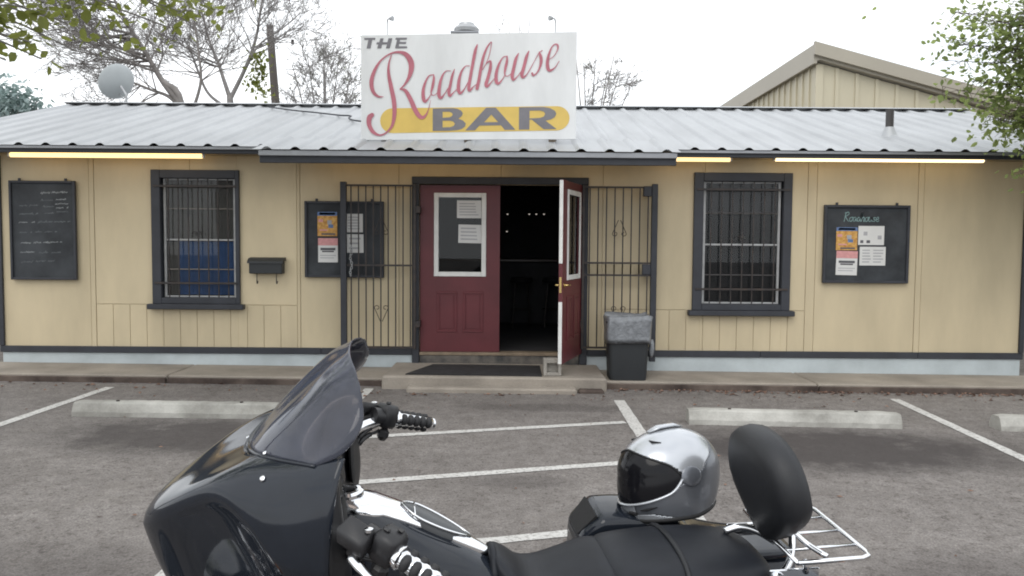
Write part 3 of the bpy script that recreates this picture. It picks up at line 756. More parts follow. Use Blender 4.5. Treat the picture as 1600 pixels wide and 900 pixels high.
SCR = [
 (c1, 5, [[(215, 527, 4), (170, 522, 18), (132, 482, 28), (120, 410, 32), (142, 330, 26), (190, 250, 14), (260, 197, 11), (330, 180, 18), (390, 198, 34), (428, 250, 44), (434, 310, 40), (414, 380, 26), (380, 435, 14), (345, 468, 8)],
          [(278, 203, 6), (258, 270, 14), (256, 350, 24), (275, 450, 32), (297, 560, 34), (301, 660, 32), (284, 750, 22), (240, 805, 13), (185, 826, 14), (133, 800, 28), (102, 745, 34), (103, 690, 40), (124, 668, 34)],
          [(345, 468, 6), (388, 482, 26), (428, 550, 34), (463, 630, 36), (500, 685, 32), (535, 688, 20), (565, 640, 7), (585, 560, 3)]]),
 (c2, 6.43, [[(205, 428, 8), (155, 442, 12), (115, 520, 24), (98, 600, 32), (104, 675, 36), (122, 698, 24), (160, 655, 10), (182, 615, 8)],
             [(203, 428, 8), (206, 470, 22), (192, 550, 26), (178, 618, 12), (208, 636, 7), (245, 608, 7)]]),
 (c2, 6.43, [[(372, 392, 8), (325, 395, 9), (287, 450, 20), (264, 540, 31), (257, 630, 36), (276, 663, 26), (310, 628, 11), (345, 570, 8)],
             [(412, 375, 8), (390, 440, 24), (371, 530, 28), (356, 610, 31), (370, 643, 24), (402, 610, 10), (450, 565, 7)]]),
 (c2, 6.43, [[(560, 343, 8), (520, 347, 9), (482, 400, 20), (457, 490, 30), (452, 580, 35), (471, 618, 26), (510, 578, 11), (545, 510, 8)],
             [(636, 132, 14), (616, 200, 30), (592, 330, 30), (571, 450, 30), (555, 555, 32), (563, 593, 24), (602, 553, 9), (645, 520, 7)]]),
 (c2, 6.43, [[(637, 572, 32), (656, 480, 31), (676, 360, 29), (702, 240, 24), (738, 150, 16), (777, 103, 8), (770, 165, 7), (752, 250, 7), (726, 318, 7)],
             [(690, 385, 6), (728, 322, 9), (768, 297, 18), (767, 370, 31), (746, 460, 31), (726, 530, 33), (738, 553, 22), (780, 508, 9), (815, 465, 7)]]),
 (c2, 6.43, [[(935, 247, 8), (892, 260, 10), (852, 330, 22), (827, 420, 31), (827, 500, 34), (850, 523, 22), (890, 478, 9), (912, 435, 7)],
             [(933, 247, 10), (931, 300, 24), (916, 370, 25), (911, 430, 12), (936, 451, 7), (975, 425, 7)]]),
 (c3, 6.43, [[(402, 283, 8), (376, 340, 28), (356, 430, 31), (341, 508, 33), (353, 552, 22), (390, 520, 9), (428, 470, 7)],
             [(502, 263, 10), (480, 320, 29), (456, 420, 31), (436, 498, 33), (450, 528, 22), (490, 490, 9), (540, 400, 6)]]),
 (c3, 6.43, [[(490, 490, 6), (560, 360, 6), (600, 285, 8), (632, 258, 10)],
             [(604, 272, 10), (617, 310, 28), (624, 360, 30), (611, 430, 20), (580, 488, 13), (548, 508, 18), (537, 488, 22)]]),
 (c3, 6.43, [[(690, 352, 7), (740, 322, 7), (778, 262, 9), (786, 212, 18), (765, 192, 12), (730, 217, 11), (701, 290, 22), (686, 370, 31), (691, 440, 33), (716, 460, 24), (760, 430, 10), (800, 365, 5)]]),
]
for cf, s_, st in SCR: brush(st, cf, s_, -.009, 'script_letter', SIGNR, sg)

# gooseneck sign lamps, roof fan, vent pipe, cable, dish
def sign_lamp(px, label):
    yy = 9.24 if px < 700 else 9.06; b = at(px, 54, yy); t = thing('sign_lamp', label, 'lamp', (b.x, yy, b.z), 0, 'small lamps over the sign')
    s = 1 if px < 700 else -1
    MB().tube([(0, 0, -.5), (0, 0, .13), (s * .01, -.02, .165), (s * .03, -.05, .165)], .008, 6).build('stem', GREYM, t)
    MB().lathe([(.012, 0), (.022, .02), (.03, .05), (.028, .052)], (s * .03, -.05, .165), (s * .9, -.5, -.12), 10).build('lamp_head', GREYM, t)
sign_lamp(605, 'thin lamp stem over the word The on the sign')
sign_lamp(868, 'thin lamp stem over the right end of the sign')
fz = RZ - SL_ * .3
c = at(729, 46, 12.85)
ft = thing('roof_fan', 'grey mushroom exhaust fan on the roof behind the sign', 'fan', (c.x, 12.85, RZ - .1))
hh = c.z - (RZ - .1)
MB().box((-.16, -.16, -.05), (.16, .16, hh - .10), .01).build('duct', GREYM, ft)
MB().box((-.24, -.2, hh - .10), (.20, .2, hh - .07), .004).build('flange', DRIP, ft)
MB().lathe([(.15, hh - .07), (.19, hh - .05), (.2, hh + .0), (.17, hh + .04), (.13, hh + .055), (.12, hh + .09), (.02, hh + .1)], (0, 0, 0), n=20).build('hood', GREYM, ft, True, auto=40)
c = at(1390, 193, 10.35); vp = thing('vent_pipe', 'short dark vent pipe on the right of the metal roof', 'pipe', (c.x, 10.35, EZ + (10.35 - EY) * SL_))
MB().lathe([(.05, -.05), (.05, .33), (.04, .33), (.04, .1)], (0, 0, 0), n=14).build('pipe', mat('dark_pipe', (0.06, 0.055, 0.055), 0.6), vp, True, auto=40)
MB().lathe([(.12, -.03), (.09, .02), (.06, .10), (.055, .11)], (0, 0, 0), n=14).build('boot', ROOF, vp, True, auto=40)
cb = MB(); pts = []
for (px, py) in ((420, 167), (455, 172), (495, 176), (530, 180), (548, 181), (545, 184), (549, 187), (560, 189), (572, 190)):
    v = ray(px, py); t = (EZ + .045 - H - EY * SL_) / (v.z - v.y * SL_)     # hit the roof plane
    pts.append(CAM + v * t)
cb.tube(crom(pts, 4), .012, 6); tag(cb.build('roof_cable', TRIM), 'black cable lying on the roof left of the sign', 'cable')
c = at(186, 130, 13.5)
ds = thing('satellite_dish', 'grey satellite dish on the left end of the roof ridge', 'dish', (c.x + .12, 13.5, RZ - .12))
dc = V((-.12, 0, c.z - RZ + .12)); ax = V((-.72, .50, .42)).normalized()
prof = [(.001, .0)] + [(.30 * k / 7, .085 * (k / 7) ** 2) for k in range(1, 8)] + [(.304, .088), (.298, .08)] + [(.295 * k / 7, .085 * (k / 7) ** 2 - .007) for k in range(6, 0, -1)]
MB().lathe(prof, dc, ax, 28).build('reflector', DISHM, ds, True, auto=50)
MB().tube([(0.03, -.06, -.1), (0.03, -.07, dc.z - .2), dc + V((.03, .0, -.05))], .02, 8).build('mast', GREYM, ds)
MB().tube([dc + V((.12, -.03, -.22)), dc + V((.02, .1, -.24)), dc + ax * .36 + V((0, 0, -.1))], .011, 6).build('feed_arm', GREYM, ds)
MB().lathe([(.03, 0), (.035, .05), (.02, .09)], dc + ax * .36 + V((0, 0, -.1)), ax, 10).build('feed_horn', TRIM, ds)

# ------------------------------------------------------------------ boards, posters
def board(name, px0, py0, px1, py1, Y, label, cat='notice board', fw=.035):
    a = at(px0, py0, Y); b = at(px1, py1, Y); w, h_ = (b.x - a.x) / 2, a.z - b.z
    o = thing(name, label, cat, ((a.x + b.x) / 2, Y, b.z))
    MB().box((-w + .01, .002, .01), (w - .01, .02, h_ - .01)).build('panel', BOARD, o)
    f = MB(); f.box((-w, -.022, 0), (-w + fw, .021, h_), .005); f.box((w - fw, -.022, 0), (w, .021, h_), .005)
    f.box((-w + fw + .0005, -.0215, 0), (w - fw - .0005, .021, fw), .005); f.box((-w + fw + .0005, -.0215, h_ - fw), (w - fw - .0005, .021, h_), .005)
    f.build('frame', TRIM, o)
    for x in (-w * .7, w * .7): MB().box((x - .015, 0, h_ + .0005), (x + .015, .016, h_ + .03), .003).build('hanger', TRIM, o)
    return o, w, h_
YB = WY - .022
o, w, h_ = board('menu_chalkboard', 14, 282, 121, 437.5, YB, 'tall framed chalkboard with a handwritten menu at the left end', 'chalkboard', .028)
rnd = random.Random(3)
def scribble(o, x0, x1, z, amp, m, thick=.006, sl=.03):
    st = []; x = x0
    while x < x1:
        wlen = min(x1 - x, rnd.uniform(.08, .2)); pts = []; n_ = max(5, int(wlen / .009))
        for i in range(n_):
            q = i / (n_ - 1); h = amp * (rnd.uniform(.3, 1) if i % 2 else rnd.uniform(-.4, .1))
            if rnd.random() < .12: h *= 2
            pts.append((x + wlen * q + h * .4, z + h + sl * (x + wlen * q - x0), thick * 1000))
        st.append(pts); x += wlen + rnd.uniform(.02, .05)
    return brush(st, lambda a, b: (a, b), 1000 * SW_ / 334.0, .0012, 'chalk_line', m, o, conv=lambda a, b: (a, b))
scribble(o, -.02, .30, h_ * .875, .018, CHALK, .006)
for (a, b, zf, m) in ((-.28, -.06, .745, CHALKD), (-.02, .12, .80, CHALKD), (.16, .30, .81, CHALK), (.15, .30, .765, CHALK), (-.0, .13, .735, CHALKD), (.16, .3, .725, CHALK), (-.28, -.06, .66, CHALKD), (.02, .13, .67, CHALKD), (.16, .3, .685, CHALKD),
                      (-.29, -.10, .575, CHALK), (-.06, .32, .58, CHALKD), (-.29, -.14, .475, CHALKD), (-.1, .16, .48, CHALKD), (-.27, .22, .37, CHALK), (-.28, -.1, .275, CHALK), (-.06, .2, .27, CHALKD), (-.27, -.14, .175, CHALKD), (-.1, .12, .185, CHALKD)):
    scribble(o, a, b, h_ * zf, .014, m, .005)
o, w, h_ = board('notice_board', 476, 314, 600, 434, YB, 'black framed notice board half behind the open iron gate', 'notice board', .03)
o2, w2, h2 = board('notice_board', 1288, 320, 1418, 443, YB, 'black framed notice board with chalk heading under the right strip light', 'notice board', .032)
hd = []
def chalkw(pts): hd.append([(p[0], p[1], 5.5) for p in pts])
# chalk heading "Roadhouse" in quick handwriting; unit height 1, pen moves in board metres
def word(o, x, z, s, m):
    G = {'R': ([[(0, 0), (.08, 1)], [(.0, .95), (.35, 1.05), (.42, .8), (.12, .52), (.5, 0)]], .55),
         'o': ([[(.25, .5), (.05, .35), (.1, .03), (.3, .05), (.36, .35), (.25, .5), (.45, .45)]], .42),
         'a': ([[(.34, .45), (.1, .45), (.05, .1), (.22, .03), (.36, .45), (.36, .1), (.46, .05)]], .46),
         'd': ([[(.32, .42), (.1, .45), (.05, .1), (.22, .03), (.36, .4), (.42, 1.0), (.36, .1), (.46, .05)]], .46),
         'h': ([[(.05, 0), (.12, 1.0), (.08, .3), (.22, .5), (.34, .4), (.33, .0), (.42, .05)]], .42),
         'u': ([[(.05, .5), (.05, .1), (.2, .0), (.34, .2), (.36, .5), (.36, .1), (.46, .03)]], .46),
         's': ([[(.3, .45), (.12, .45), (.14, .28), (.28, .2), (.25, .02), (.05, .05)]], .36),
         'e': ([[(.05, .25), (.3, .3), (.25, .5), (.07, .4), (.07, .1), (.25, .0), (.38, .12)]], .4)}
    st = []
    for ch in 'Roadhouse':
        g, adv = G[ch]
        for l in g: st.append([(x + (p[0] + p[1] * .12) * s, z + p[1] * s, 8) for p in l])
        x += adv * s
    brush(st, lambda a, b: (a, b), 1000 * SW_ / 334.0, .0012, 'chalk_heading', m, o, conv=lambda a, b: (a, b))
word(o2, -.27, h2 - .195, .105, CHALKG)
def poster(px0, py0, px1, py1, Y, label, tilt=0, dark=False):
    paper('event_poster', px0, py0, px1, py1, Y, label, 'poster',
          [(0, 1, 0, .16, BLUEP), (.1, .9, .03, .12, INKL), (.05, .28, .3, .42, PINK), (.5, .72, .34, .52, INKL), (.55, .8, .52, .66, BLUEP), (.1, .5, .72, .78, PINK), (.2, .9, .88, .95, INK)], ORANGE, 'orange event posters', tilt)
def flyer(px0, py0, px1, py1, Y, label, tilt=0):
    paper('flyer', px0, py0, px1, py1, Y, label, 'flyer', [(0, 1, 0, .30, PINK), (.12, .88, .40, .50, INK), (.2, .8, .52, .58, INK), (.1, .9, .70, .73, INKL), (.1, .8, .80, .83, INKL)], PAPER, 'pink headed flyers', tilt)
YP = YB - .002
poster(496, 331, 527, 369, YP, 'orange and blue event poster on the board behind the gate')
flyer(497, 372, 528, 410, YP, 'pink and white flyer on the board behind the gate')
paper('notice_sheet', 541, 334, 567, 363, YP, 'upper white sheet on the board, behind the gate bars', 'notice', lines(5, seed=7), group='white sheets on the notice boards')
paper('notice_sheet', 542, 366, 568, 395, YP, 'lower plain white sheet on the board, behind the gate bars', 'notice', lines(3, .15, .85, seed=9), group='white sheets on the notice boards')
poster(1307, 355, 1339, 391, YP, 'orange event poster under the chalk heading on the right board')
flyer(1306.5, 392, 1338.5, 430, YP, 'pink and white flyer on the right board', radians(1))
paper('notice_sheet', 1341.5, 353, 1381, 383, YP, 'white sheet with small dark pictures on the right board', 'notice', [(.2, .35, .3, .5, INKL), (.08, .2, .75, .9, INK), (.32, .46, .75, .9, INK), (.75, .9, .5, .7, INKL)], group='white sheets on the notice boards')
paper('notice_sheet', 1343.5, 385.5, 1383, 415, YP, 'white lined sheet, lower right on the right board', 'notice', lines(5, .1, .45, seed=3) + lines(5, .52, .92, seed=5), group='white sheets on the notice boards')

# mailbox
a = at(387, 404, WY - .1); b = at(443, 428, WY - .1)
mb_ = thing('mailbox', 'small black wall mailbox with two hooks beside the left window', 'mailbox', ((a.x + b.x) / 2, WY, b.z))
w = (b.x - a.x) / 2; h_ = a.z - b.z
MB().box((-w + .015, -.11, 0), (w - .015, .012, h_ - .03), .008).build('body', CANM, mb_)
lid = MB(); lid.loft([[(x, .012, h_ + .015), (x, -.07, h_ + .005), (x, -.125, h_ - .03), (x, -.128, h_ - .055), (x, -.12, h_ - .055), (x, -.112, h_ - .032), (x, .012, h_ - .028)] for x in (-w, w)]); lid.build('lid', CANM, mb_)
for sx in (-.55, .55):
    MB().tube(crom([(sx * w, -.06, -.001), (sx * w, -.065, -.07), (sx * w + .005, -.08, -.11), (sx * w + .02, -.11, -.115), (sx * w + .03, -.12, -.085)], 4), .006, 6).build('hook', IRON, mb_)

# ------------------------------------------------------------------ security gates folded back against the wall
def gate(name, x0, x1, z0, z1, zmid, label, outer_left, bars, lock):
    GY = WY - .115
    t = thing(name, label, 'gate', ((x0 + x1) / 2, GY, z0)); c = (x0 + x1) / 2; hgt = z1 - z0
    post_x = x0 if outer_left else x1
    s = 1 if outer_left else -1
    MB().box((post_x - c - .0, -.03, -.14), (post_x - c + s * .07, .03, hgt + .02), .004).build('post', TRIM, t)
    hx = (x1 if outer_left else x0) - c
    MB().box((hx, -.014, .0), (hx - s * .03, .014, hgt), .003).build('hinge_stile', IRON, t)
    xa, xb = sorted((post_x - c + s * .0705, hx - s * .0305))
    for zz in [0.02, hgt - .02] + [q - z0 for q in zmid]:
        MB().box((xa, -.011, zz - .011), (xb, .011, zz + .011)).build('rail', IRON, t)
    gaps = [0.031] + [v for q in zmid for v in (q - z0 - .0115, q - z0 + .0115)] + [hgt - .031]
    for i in range(bars):
        x = xa + (xb - xa) * (i + .6) / bars
        for j in range(0, len(gaps), 2):
            if gaps[j + 1] - gaps[j] > .15:
                MB().box((x - .007, -.007, gaps[j]), (x + .007, .007, gaps[j + 1])).build('bar', IRON, t)
    for zc, fl in ((hgt * .74, -1), (hgt * .22, 1)):
        xc = xa + (xb - xa) * .52
        for sx in (-1, 1):
            pts = []
            for k in range(22):
                u_ = k / 21
                if u_ < .45: q = u_ / .45; pts.append((xc + sx * (.012 + .07 * q), -.016, zc - fl * .10 + fl * .16 * q))
                else:
                    a_ = (u_ - .45) / .55 * 5.2; r = .034 * (1 - .6 * (u_ - .45) / .55); pts.append((xc + sx * (.062 + r * cos(a_) - .012), -.016, zc + fl * (.06 + r * sin(a_))))
            MB().tube(pts, .0045, 5).build('scroll', IRON, t)
    for zz in lock: MB().box((post_x - c + s * .071, -.025, zz - z0 - .06), (post_x - c + s * .17, .025, zz - z0 + .06), .005).build('lock_box', TRIM, t)
    for zz in (.3, hgt - .3): MB().box((hx - s * .001, -.02, zz - .04), (hx + s * .05, .11, zz + .04), .003).build('hinge', IRON, t)
    return t
def X9(px): return at(px, 400, WY - .115).x
gate('security_gate', X9(532.5), X9(650), at(590, 545, 9.485).z, at(590, 287, 9.485).z, [at(590, 414.5, 9.485).z], 'black iron security gate folded back left of the doors', True, 9, [])
gate('security_gate', X9(909), X9(1026), at(965, 546, 9.485).z, at(965, 290, 9.485).z, [at(965, 411, 9.485).z, at(965, 430, 9.485).z], 'black iron security gate with lock boxes behind the trash can', False, 8, [at(1005, 299, 9.485).z, at(1005, 421, 9.485).z])
# chain and padlock hanging from the left gate post
ch = thing('gate_chain', 'short chain hanging on the left gate post by the notice board', 'chain', (at(549, 385, 9.46).x, 9.44, at(549, 385, 9.46).z))
for i in range(13):
    z = -.028 * i; r = .011
    pts = [((r * cos(a)) * (1 if i % 2 else .3) + .01 * sin(i), (r * cos(a)) * (.3 if i % 2 else 1), z + .018 * sin(a)) for a in [2 * pi * k / 10 for k in range(10)]]
    MB().tube(pts, .0035, 5, closed=True).build('link', GREYM, ch)

# ------------------------------------------------------------------ doormat, cinder block, trash can
zL = .145
a = at(640, 591, 8.72); b = at(848, 591, 8.72); 
mt = MB(); g0 = lambda x: zL + gz(x) + .002
vs = [(-1.16, 8.70), (.335, 8.70), (.335, 9.42), (-.93, 9.42)]
mt.loft([[(x, y, g0(x) + dz) for x, y in vs] for dz in (0, .012)]); dm = mt.build('door_mat', MATM)
tag(dm, 'black rubber mat on the landing before the doors', 'mat')
kp = at(863, 585, 8.74)
kb = thing('cinder_block', 'small grey concrete block propping the open door', 'block', (kp.x, 8.80, zL + gz(kp.x) + .002), radians(4))
m_ = MB(); bw, bd, bh = .195, .10, .19
for (x0, x1, z0, z1) in ((-.0975, -.0625, 0, bh), (.0625, .0975, 0, bh), (-.0623, .0623, 0, .035), (-.0623, .0623, bh - .05, bh)): m_.box((x0, -bd / 2, z0), (x1, bd / 2, z1), .005)
m_.build('shell', BLOCK, kb); MB().box((-.062, .02, .036), (.062, .03, bh - .051)).build('web', BLOCK, kb)

tp = at(980, 587, 8.95)
tcn = thing('trash_can', 'black trash can with a grey bag folded over its rim', 'trash can', (tp.x, 9.02, .085 + gz(tp.x) + .002 + .0))
def rrect(w, d, r, z, n=5):
    o = []
    for (cx, cy, a0) in ((w - r, d - r, 0), (-w + r, d - r, pi / 2), (-w + r, -d + r, pi), (w - r, -d + r, 1.5 * pi)):
        for k in range(n + 1):
            a_ = a0 + pi / 2 * k / n; o.append((cx + r * cos(a_), cy + r * sin(a_), z))
    return o
MB().loft([rrect(.205, .15, .05, 0), rrect(.21, .155, .05, .03), rrect(.235, .175, .055, .63), rrect(.245, .185, .055, .635), rrect(.245, .185, .055, .66), rrect(.228, .168, .05, .66), rrect(.2, .14, .05, .05)]).build('bin', CANM, tcn, True, auto=35)
rnd = random.Random(8); rings = []
for i, (z, s_) in enumerate(((.50, 1.02), (.42, 1.12), (.405, 1.14), (.46, 1.13), (.55, 1.14), (.64, 1.16), (.70, 1.17), (.715, 1.13), (.69, 1.02), (.55, .9), (.40, .8))):
    r = rrect(.222 * s_, .165 * s_, .06, z, 8)
    rings.append([(p[0] + .014 * noise.noise(V((p[0] * 9, p[1] * 9, z * 7))) + (.02 * noise.noise(V((p[0] * 25, p[1] * 25, 3)))), p[1] + .02 * noise.noise(V((p[0] * 14, p[1] * 14, z * 9 + 5))), z + (.05 * noise.noise(V((p[0] * 8 + 3, p[1] * 8, 1))) if i < 8 else 0) + (.018 * (p[0]) / .2 if i in (4, 5, 6) else 0)) for p in r])
MB().loft(rings[1:], caps=False).build('bag', BAGM, tcn, True)
MB().loft([[(.27 + .03 * cos(a_) * s_, -.06 + .035 * sin(a_) * s_, z) for a_ in [2 * pi * k / 10 for k in range(10)]] for z, s_ in ((.45, .6), (.40, 1.0), (.34, 1.15), (.28, .8), (.25, .3))]).build('bag_knot', BAGM, tcn, True)

# ------------------------------------------------------------------ inside the open door: bar counter, stools, small lamps
ct = thing('bar_counter', 'dark bar counter inside the open doorway', 'counter', (.6, 13.2, .275))
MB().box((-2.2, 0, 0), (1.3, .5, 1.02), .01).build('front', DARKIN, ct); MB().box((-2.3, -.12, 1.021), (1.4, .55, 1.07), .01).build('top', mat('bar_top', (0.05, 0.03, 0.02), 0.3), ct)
def stool(x, y, label):
    t = thing('bar_stool', label, 'stool', (x, y, .272), 0, 'stools at the inside bar')
    MB().lathe([(.02, .70), (.17, .70), (.185, .73), (.17, .78), (.02, .79)], (0, 0, 0), n=18).build('seat', RUBBER, t, True, auto=40)
    for k in range(4):
        a_ = pi / 4 + k * pi / 2; MB().tube([(.13 * cos(a_), .13 * sin(a_), .70), (.2 * cos(a_), .2 * sin(a_), 0)], .013, 7).build('leg', IRON, t)
    MB().tube([(.17 * cos(2 * pi * k / 16), .17 * sin(2 * pi * k / 16), .28) for k in range(16)], .009, 6, closed=True).build('foot_ring', IRON, t)
stool(.15, 12.7, 'left bar stool in the dark doorway'); stool(.66, 12.75, 'right bar stool in the dark doorway')
for i, (px, py) in enumerate(((793, 334), (827, 334), (838, 334), (850, 334), (792, 361))):
    c = at(px, py, 13.6); t = thing('pendant_lamp', ['leftmost small lamp glowing inside the doorway', 'second small lamp from the left in the row inside the doorway', 'third small lamp in the row inside the doorway', 'small lamp nearest the open door in the row inside', 'lower small lamp inside the doorway at the left'][i], 'lamp', c, 0, 'small lamps inside the doorway')
    MB().lathe([(.004, -.018), (.014, -.012), (.016, 0), (.008, .012)], (0, 0, 0), n=10).build('bulb', BULB, t, True)
    MB().lathe([(.035, .0), (.02, .03), (.006, .045)], (0, 0, 0), n=12).build('shade', IRON, t, True, auto=40)
    MB().tube([(0, 0, .045), (0, 0, 2.615 - c.z)], .003, 5).build('cord', IRON, t)

# ------------------------------------------------------------------ neighbouring metal building
NX, NY0, NY1, NZ = 6.74, 18.0, 30.0, 6.0
nb = thing('metal_building', 'tan ribbed metal shed behind the bar roof on the right', 'building', (NX, NY0, 0))
SLN = .268; NW = 12.0
def nz_(x): return NZ - .35 - SLN * x
k = 0; x = 0.0; wpn = .447
while x < NW - .01:                                     # front wall panels with raised edge ribs
    x1 = min(x + wpn, NW)
    p = MB(); p.loft([[(x + .02, yy, 0), (x1 - .02, yy, 0), (x1 - .02, yy, nz_(x1 - .02)), (x + .02, yy, nz_(x + .02))] for yy in (.0, .05)])
    p.build('wall_panel', BGW, nb)
    r = MB(); r.loft([[(x1 - .05, yy, 0), (x1 + .03, yy, 0), (x1 + .03, yy, nz_(x1 + .03)), (x1 - .05, yy, nz_(x1 - .05))] for yy in (-.03, -.001)])
    r.build('rib', BGW, nb); x = x1
y = 0.02
while y < NY1 - NY0 - .01:
    y1 = min(y + .42, NY1 - NY0)
    MB().box((0, y + .015, 0), (.05, y1 - .015, NZ - .36)).build('wall_panel', BGW, nb); MB().box((-.035, y1 - .04, 0), (-.001, y1 + .03, NZ - .36)).build('rib', BGW, nb)
    y = y1
rf = MB(); rf.loft([[(-.14, yy, NZ + .02), (-.14, yy, NZ - .40), (-.07, yy, NZ - .40), (-.07, yy, NZ - .34), (.0, yy, NZ - .32), (NW, yy, NZ - SLN * NW - .32), (NW, yy, NZ - SLN * NW + .02)] for yy in (-.16, NY1 - NY0)])
rf.build('roof', BGT, nb)
tr = MB(); tr.loft([[(-.16, yy, NZ + .06), (-.16, yy, NZ - .22), (NW, yy, NZ - .22 - SLN * NW), (NW, yy, NZ + .06 - SLN * NW)] for yy in (-.26, -.165)])
tr.build('rake_trim', BGT, nb)
MB().box((-.04, -.04, 0), (.12, -.031, NZ - .4)).build('corner_trim', BGW, nb)

# ------------------------------------------------------------------ utility pole
p0 = at(431, 168, 22); p1 = at(421.5, 42, 22); d = (p1 - p0); base = p0 - d * (p0.z / d.z)
up_ = thing('utility_pole', 'bare weathered wooden utility pole behind the roof', 'pole', (base.x, 22, gz(base.x)))
MB().tube([V((0, 0, -.1)), (p0 - base) * .6, p0 - base, (p0 + p1) / 2 - base, p1 - base], [.13, .12, .115, .105, .095], 12).build('shaft', POLEM, up_, True, auto=40)
MB().box((.09, -.06, (p1 - base).z - .5), (.16, .0, (p1 - base).z - .38)).build('bracket', IRON, up_)

# ------------------------------------------------------------------ trees
def grow(mb, p, d, ln, r, lvl, rnd, leaves=None, bend=V((0, 0, .15)), spread=.75, kids=(3, 5), sides=4, ratio=.62, minr=.004):
    segs = 4; pts = [p.copy()]; rs = [r]; q = p.copy(); dd = d.normalized()
    for i in range(segs):
        dd = (dd + V((rnd.gauss(0, .13), rnd.gauss(0, .13), rnd.gauss(0, .13))) + bend * .25).normalized()
        q = q + dd * (ln / segs); pts.append(q.copy()); rs.append(max(minr, r * (1 - .62 * (i + 1) / segs)))
    mb.tube(pts, rs, sides if lvl > 1 else 3, caps=False)
    if lvl == 0:
        if leaves is not None: leaves.append((pts[-1].copy(), dd)); leaves.append((pts[2].copy(), dd))
        return
    for k in range(rnd.randint(*kids)):
        t = rnd.uniform(.3, 1.0); i = min(segs - 1, int(t * segs)); c = pts[i].lerp(pts[i + 1], t * segs - i)
        ax_ = V((rnd.gauss(0, 1), rnd.gauss(0, 1), rnd.gauss(0, 1))); ax_ = (ax_ - dd * ax_.dot(dd)).normalized()
        nd = (dd + ax_ * spread * rnd.uniform(.6, 1.3) + bend * .4).normalized()
        grow(mb, c, nd, ln * ratio * rnd.uniform(.7, 1.15), max(minr, rs[i] * .62), lvl - 1, rnd, leaves, bend, spread, kids, sides, ratio, minr)
def along(mb, path, radii, rnd, n, ln, lvl, side=None, **kw):
    """trunk path plus branches spread along its upper part"""
    P = [V(q) for q in crom(path, 6)]; m = len(P)
    R = [radii[0] + (radii[1] - radii[0]) * i / (m - 1) for i in range(m)]
    mb.tube(P, R, 7, caps=False)
    for k in range(n):
        i = int(m * rnd.uniform(.34, .99)); i = min(i, m - 2); dd = (P[i + 1] - P[i]).normalized()
        ax_ = V((rnd.gauss(0, 1), rnd.gauss(0, .7), rnd.gauss(0, .6)))
        if side: ax_ = ax_ + V(side)
        ax_ = (ax_ - dd * ax_.dot(dd)).normalized()
        nd = (dd * .55 + ax_ * .9).normalized()
        grow(mb, P[i], nd, ln * rnd.uniform(.6, 1.15) * (1.15 - .5 * i / m), R[i] * .5, lvl, rnd, **kw)
def tree(name, label, base, mk, seed, group='bare trees behind the roof', m=BARK):
    t = thing(name, label, 'tree', base, 0, group); mb_t = MB(); mb_c = MB(); lv = []
    mk(mb_t, mb_c, random.Random(seed), lv, V(base)); 
    if mb_t.v: mb_t.build('trunk', m, t, True)
    if mb_c.v: mb_c.build('crown', m, t, True)
    return t, lv
def LP(base, pts, Y, dy=0):
    return [at(px, py, Y) - base + V((0, dy, 0)) for px, py in pts]
# leaning tree on the left
def mk1(tb, cb_, rnd, lv, base):
    Y = base.y; path = [V((0, 0, -.1)), V((-.15, 0, 2.0))] + LP(base, [(284, 165), (255, 128), (225, 78), (192, 25), (160, -40)], Y)
    tb.tube([V(q) for q in crom(path[:4], 5)], [.092 - .0016 * i for i in range(16)], 8, caps=False)
    along(cb_, path[2:], (.075, .02), rnd, 44, 1.9, 3, side=(-1.3, 0, .2), bend=V((-.1, 0, .12)), kids=(3, 5), spread=.7, minr=.0045)
    along(cb_, LP(base, [(283, 168), (262, 150), (235, 140), (205, 128), (180, 120)], Y), (.045, .015), rnd, 20, 1.3, 3, kids=(3, 4), minr=.0045)
    along(cb_, LP(base, [(286, 172), (300, 120), (296, 70), (290, 20)], Y, .5), (.04, .015), rnd, 16, 1.3, 3, kids=(3, 4), minr=.0045)
b = at(284, 165, 18); tree('leaning_tree', 'leaning bare tree with branches fanning left behind the satellite dish', (b.x + .3, 18, gz(b.x)), mk1, 11, m=BARKD)
def mk2(tb, cb_, rnd, lv, base):
    Y = base.y; tb.tube([(0, 0, -.1), (.02, 0, 2), LP(base, [(360, 165)], Y)[0], LP(base, [(359, 150)], Y)[0]], [.13, .10, .085, .075], 8, caps=False)
    along(cb_, LP(base, [(359, 152), (350, 125), (340, 95), (326, 60), (315, 15)], Y), (.058, .018), rnd, 20, 1.4, 3, kids=(3, 4), minr=.0048)
    along(cb_, LP(base, [(361, 152), (378, 118), (392, 85), (402, 50), (410, 0), (425, -30)], Y), (.055, .018), rnd, 22, 1.5, 3, kids=(3, 4), minr=.0048)
    along(cb_, LP(base, [(352, 168), (325, 145), (309, 110), (300, 85), (288, 60)], Y), (.042, .015), rnd, 16, 1.2, 3, kids=(3, 4), minr=.0048)
    along(cb_, LP(base, [(385, 105), (405, 70), (440, 45), (470, 20)], Y), (.03, .012), rnd, 12, 1.1, 3, kids=(2, 4), minr=.0048)
b = at(360, 165, 20); tree('forked_tree', 'bare tree with a forked trunk left of the utility pole', (b.x, 20, gz(b.x)), mk2, 21)
def mkbush(fans, Y, lnk, lvl, n):
    def mk(tb, cb_, rnd, lv, base):
        tb.tube([(0, 0, -.1), (0, 0, 1.2), (0.03, 0, 2.2)], [.14, .11, .09], 7, caps=False)
        for (px, py) in fans:
            e = at(px, py, Y) - base; e.y = rnd.uniform(-.7, .7)
            mid = V((e.x * .35, e.y * .5, 2.2 + (e.z - 2.2) * .5))
            along(cb_, [V((0, 0, 2.1)), mid, e], (.04, .010), rnd, int(n * 1.2), lnk, lvl, kids=(4, 5), leaves=lv, minr=.0055)
    return mk
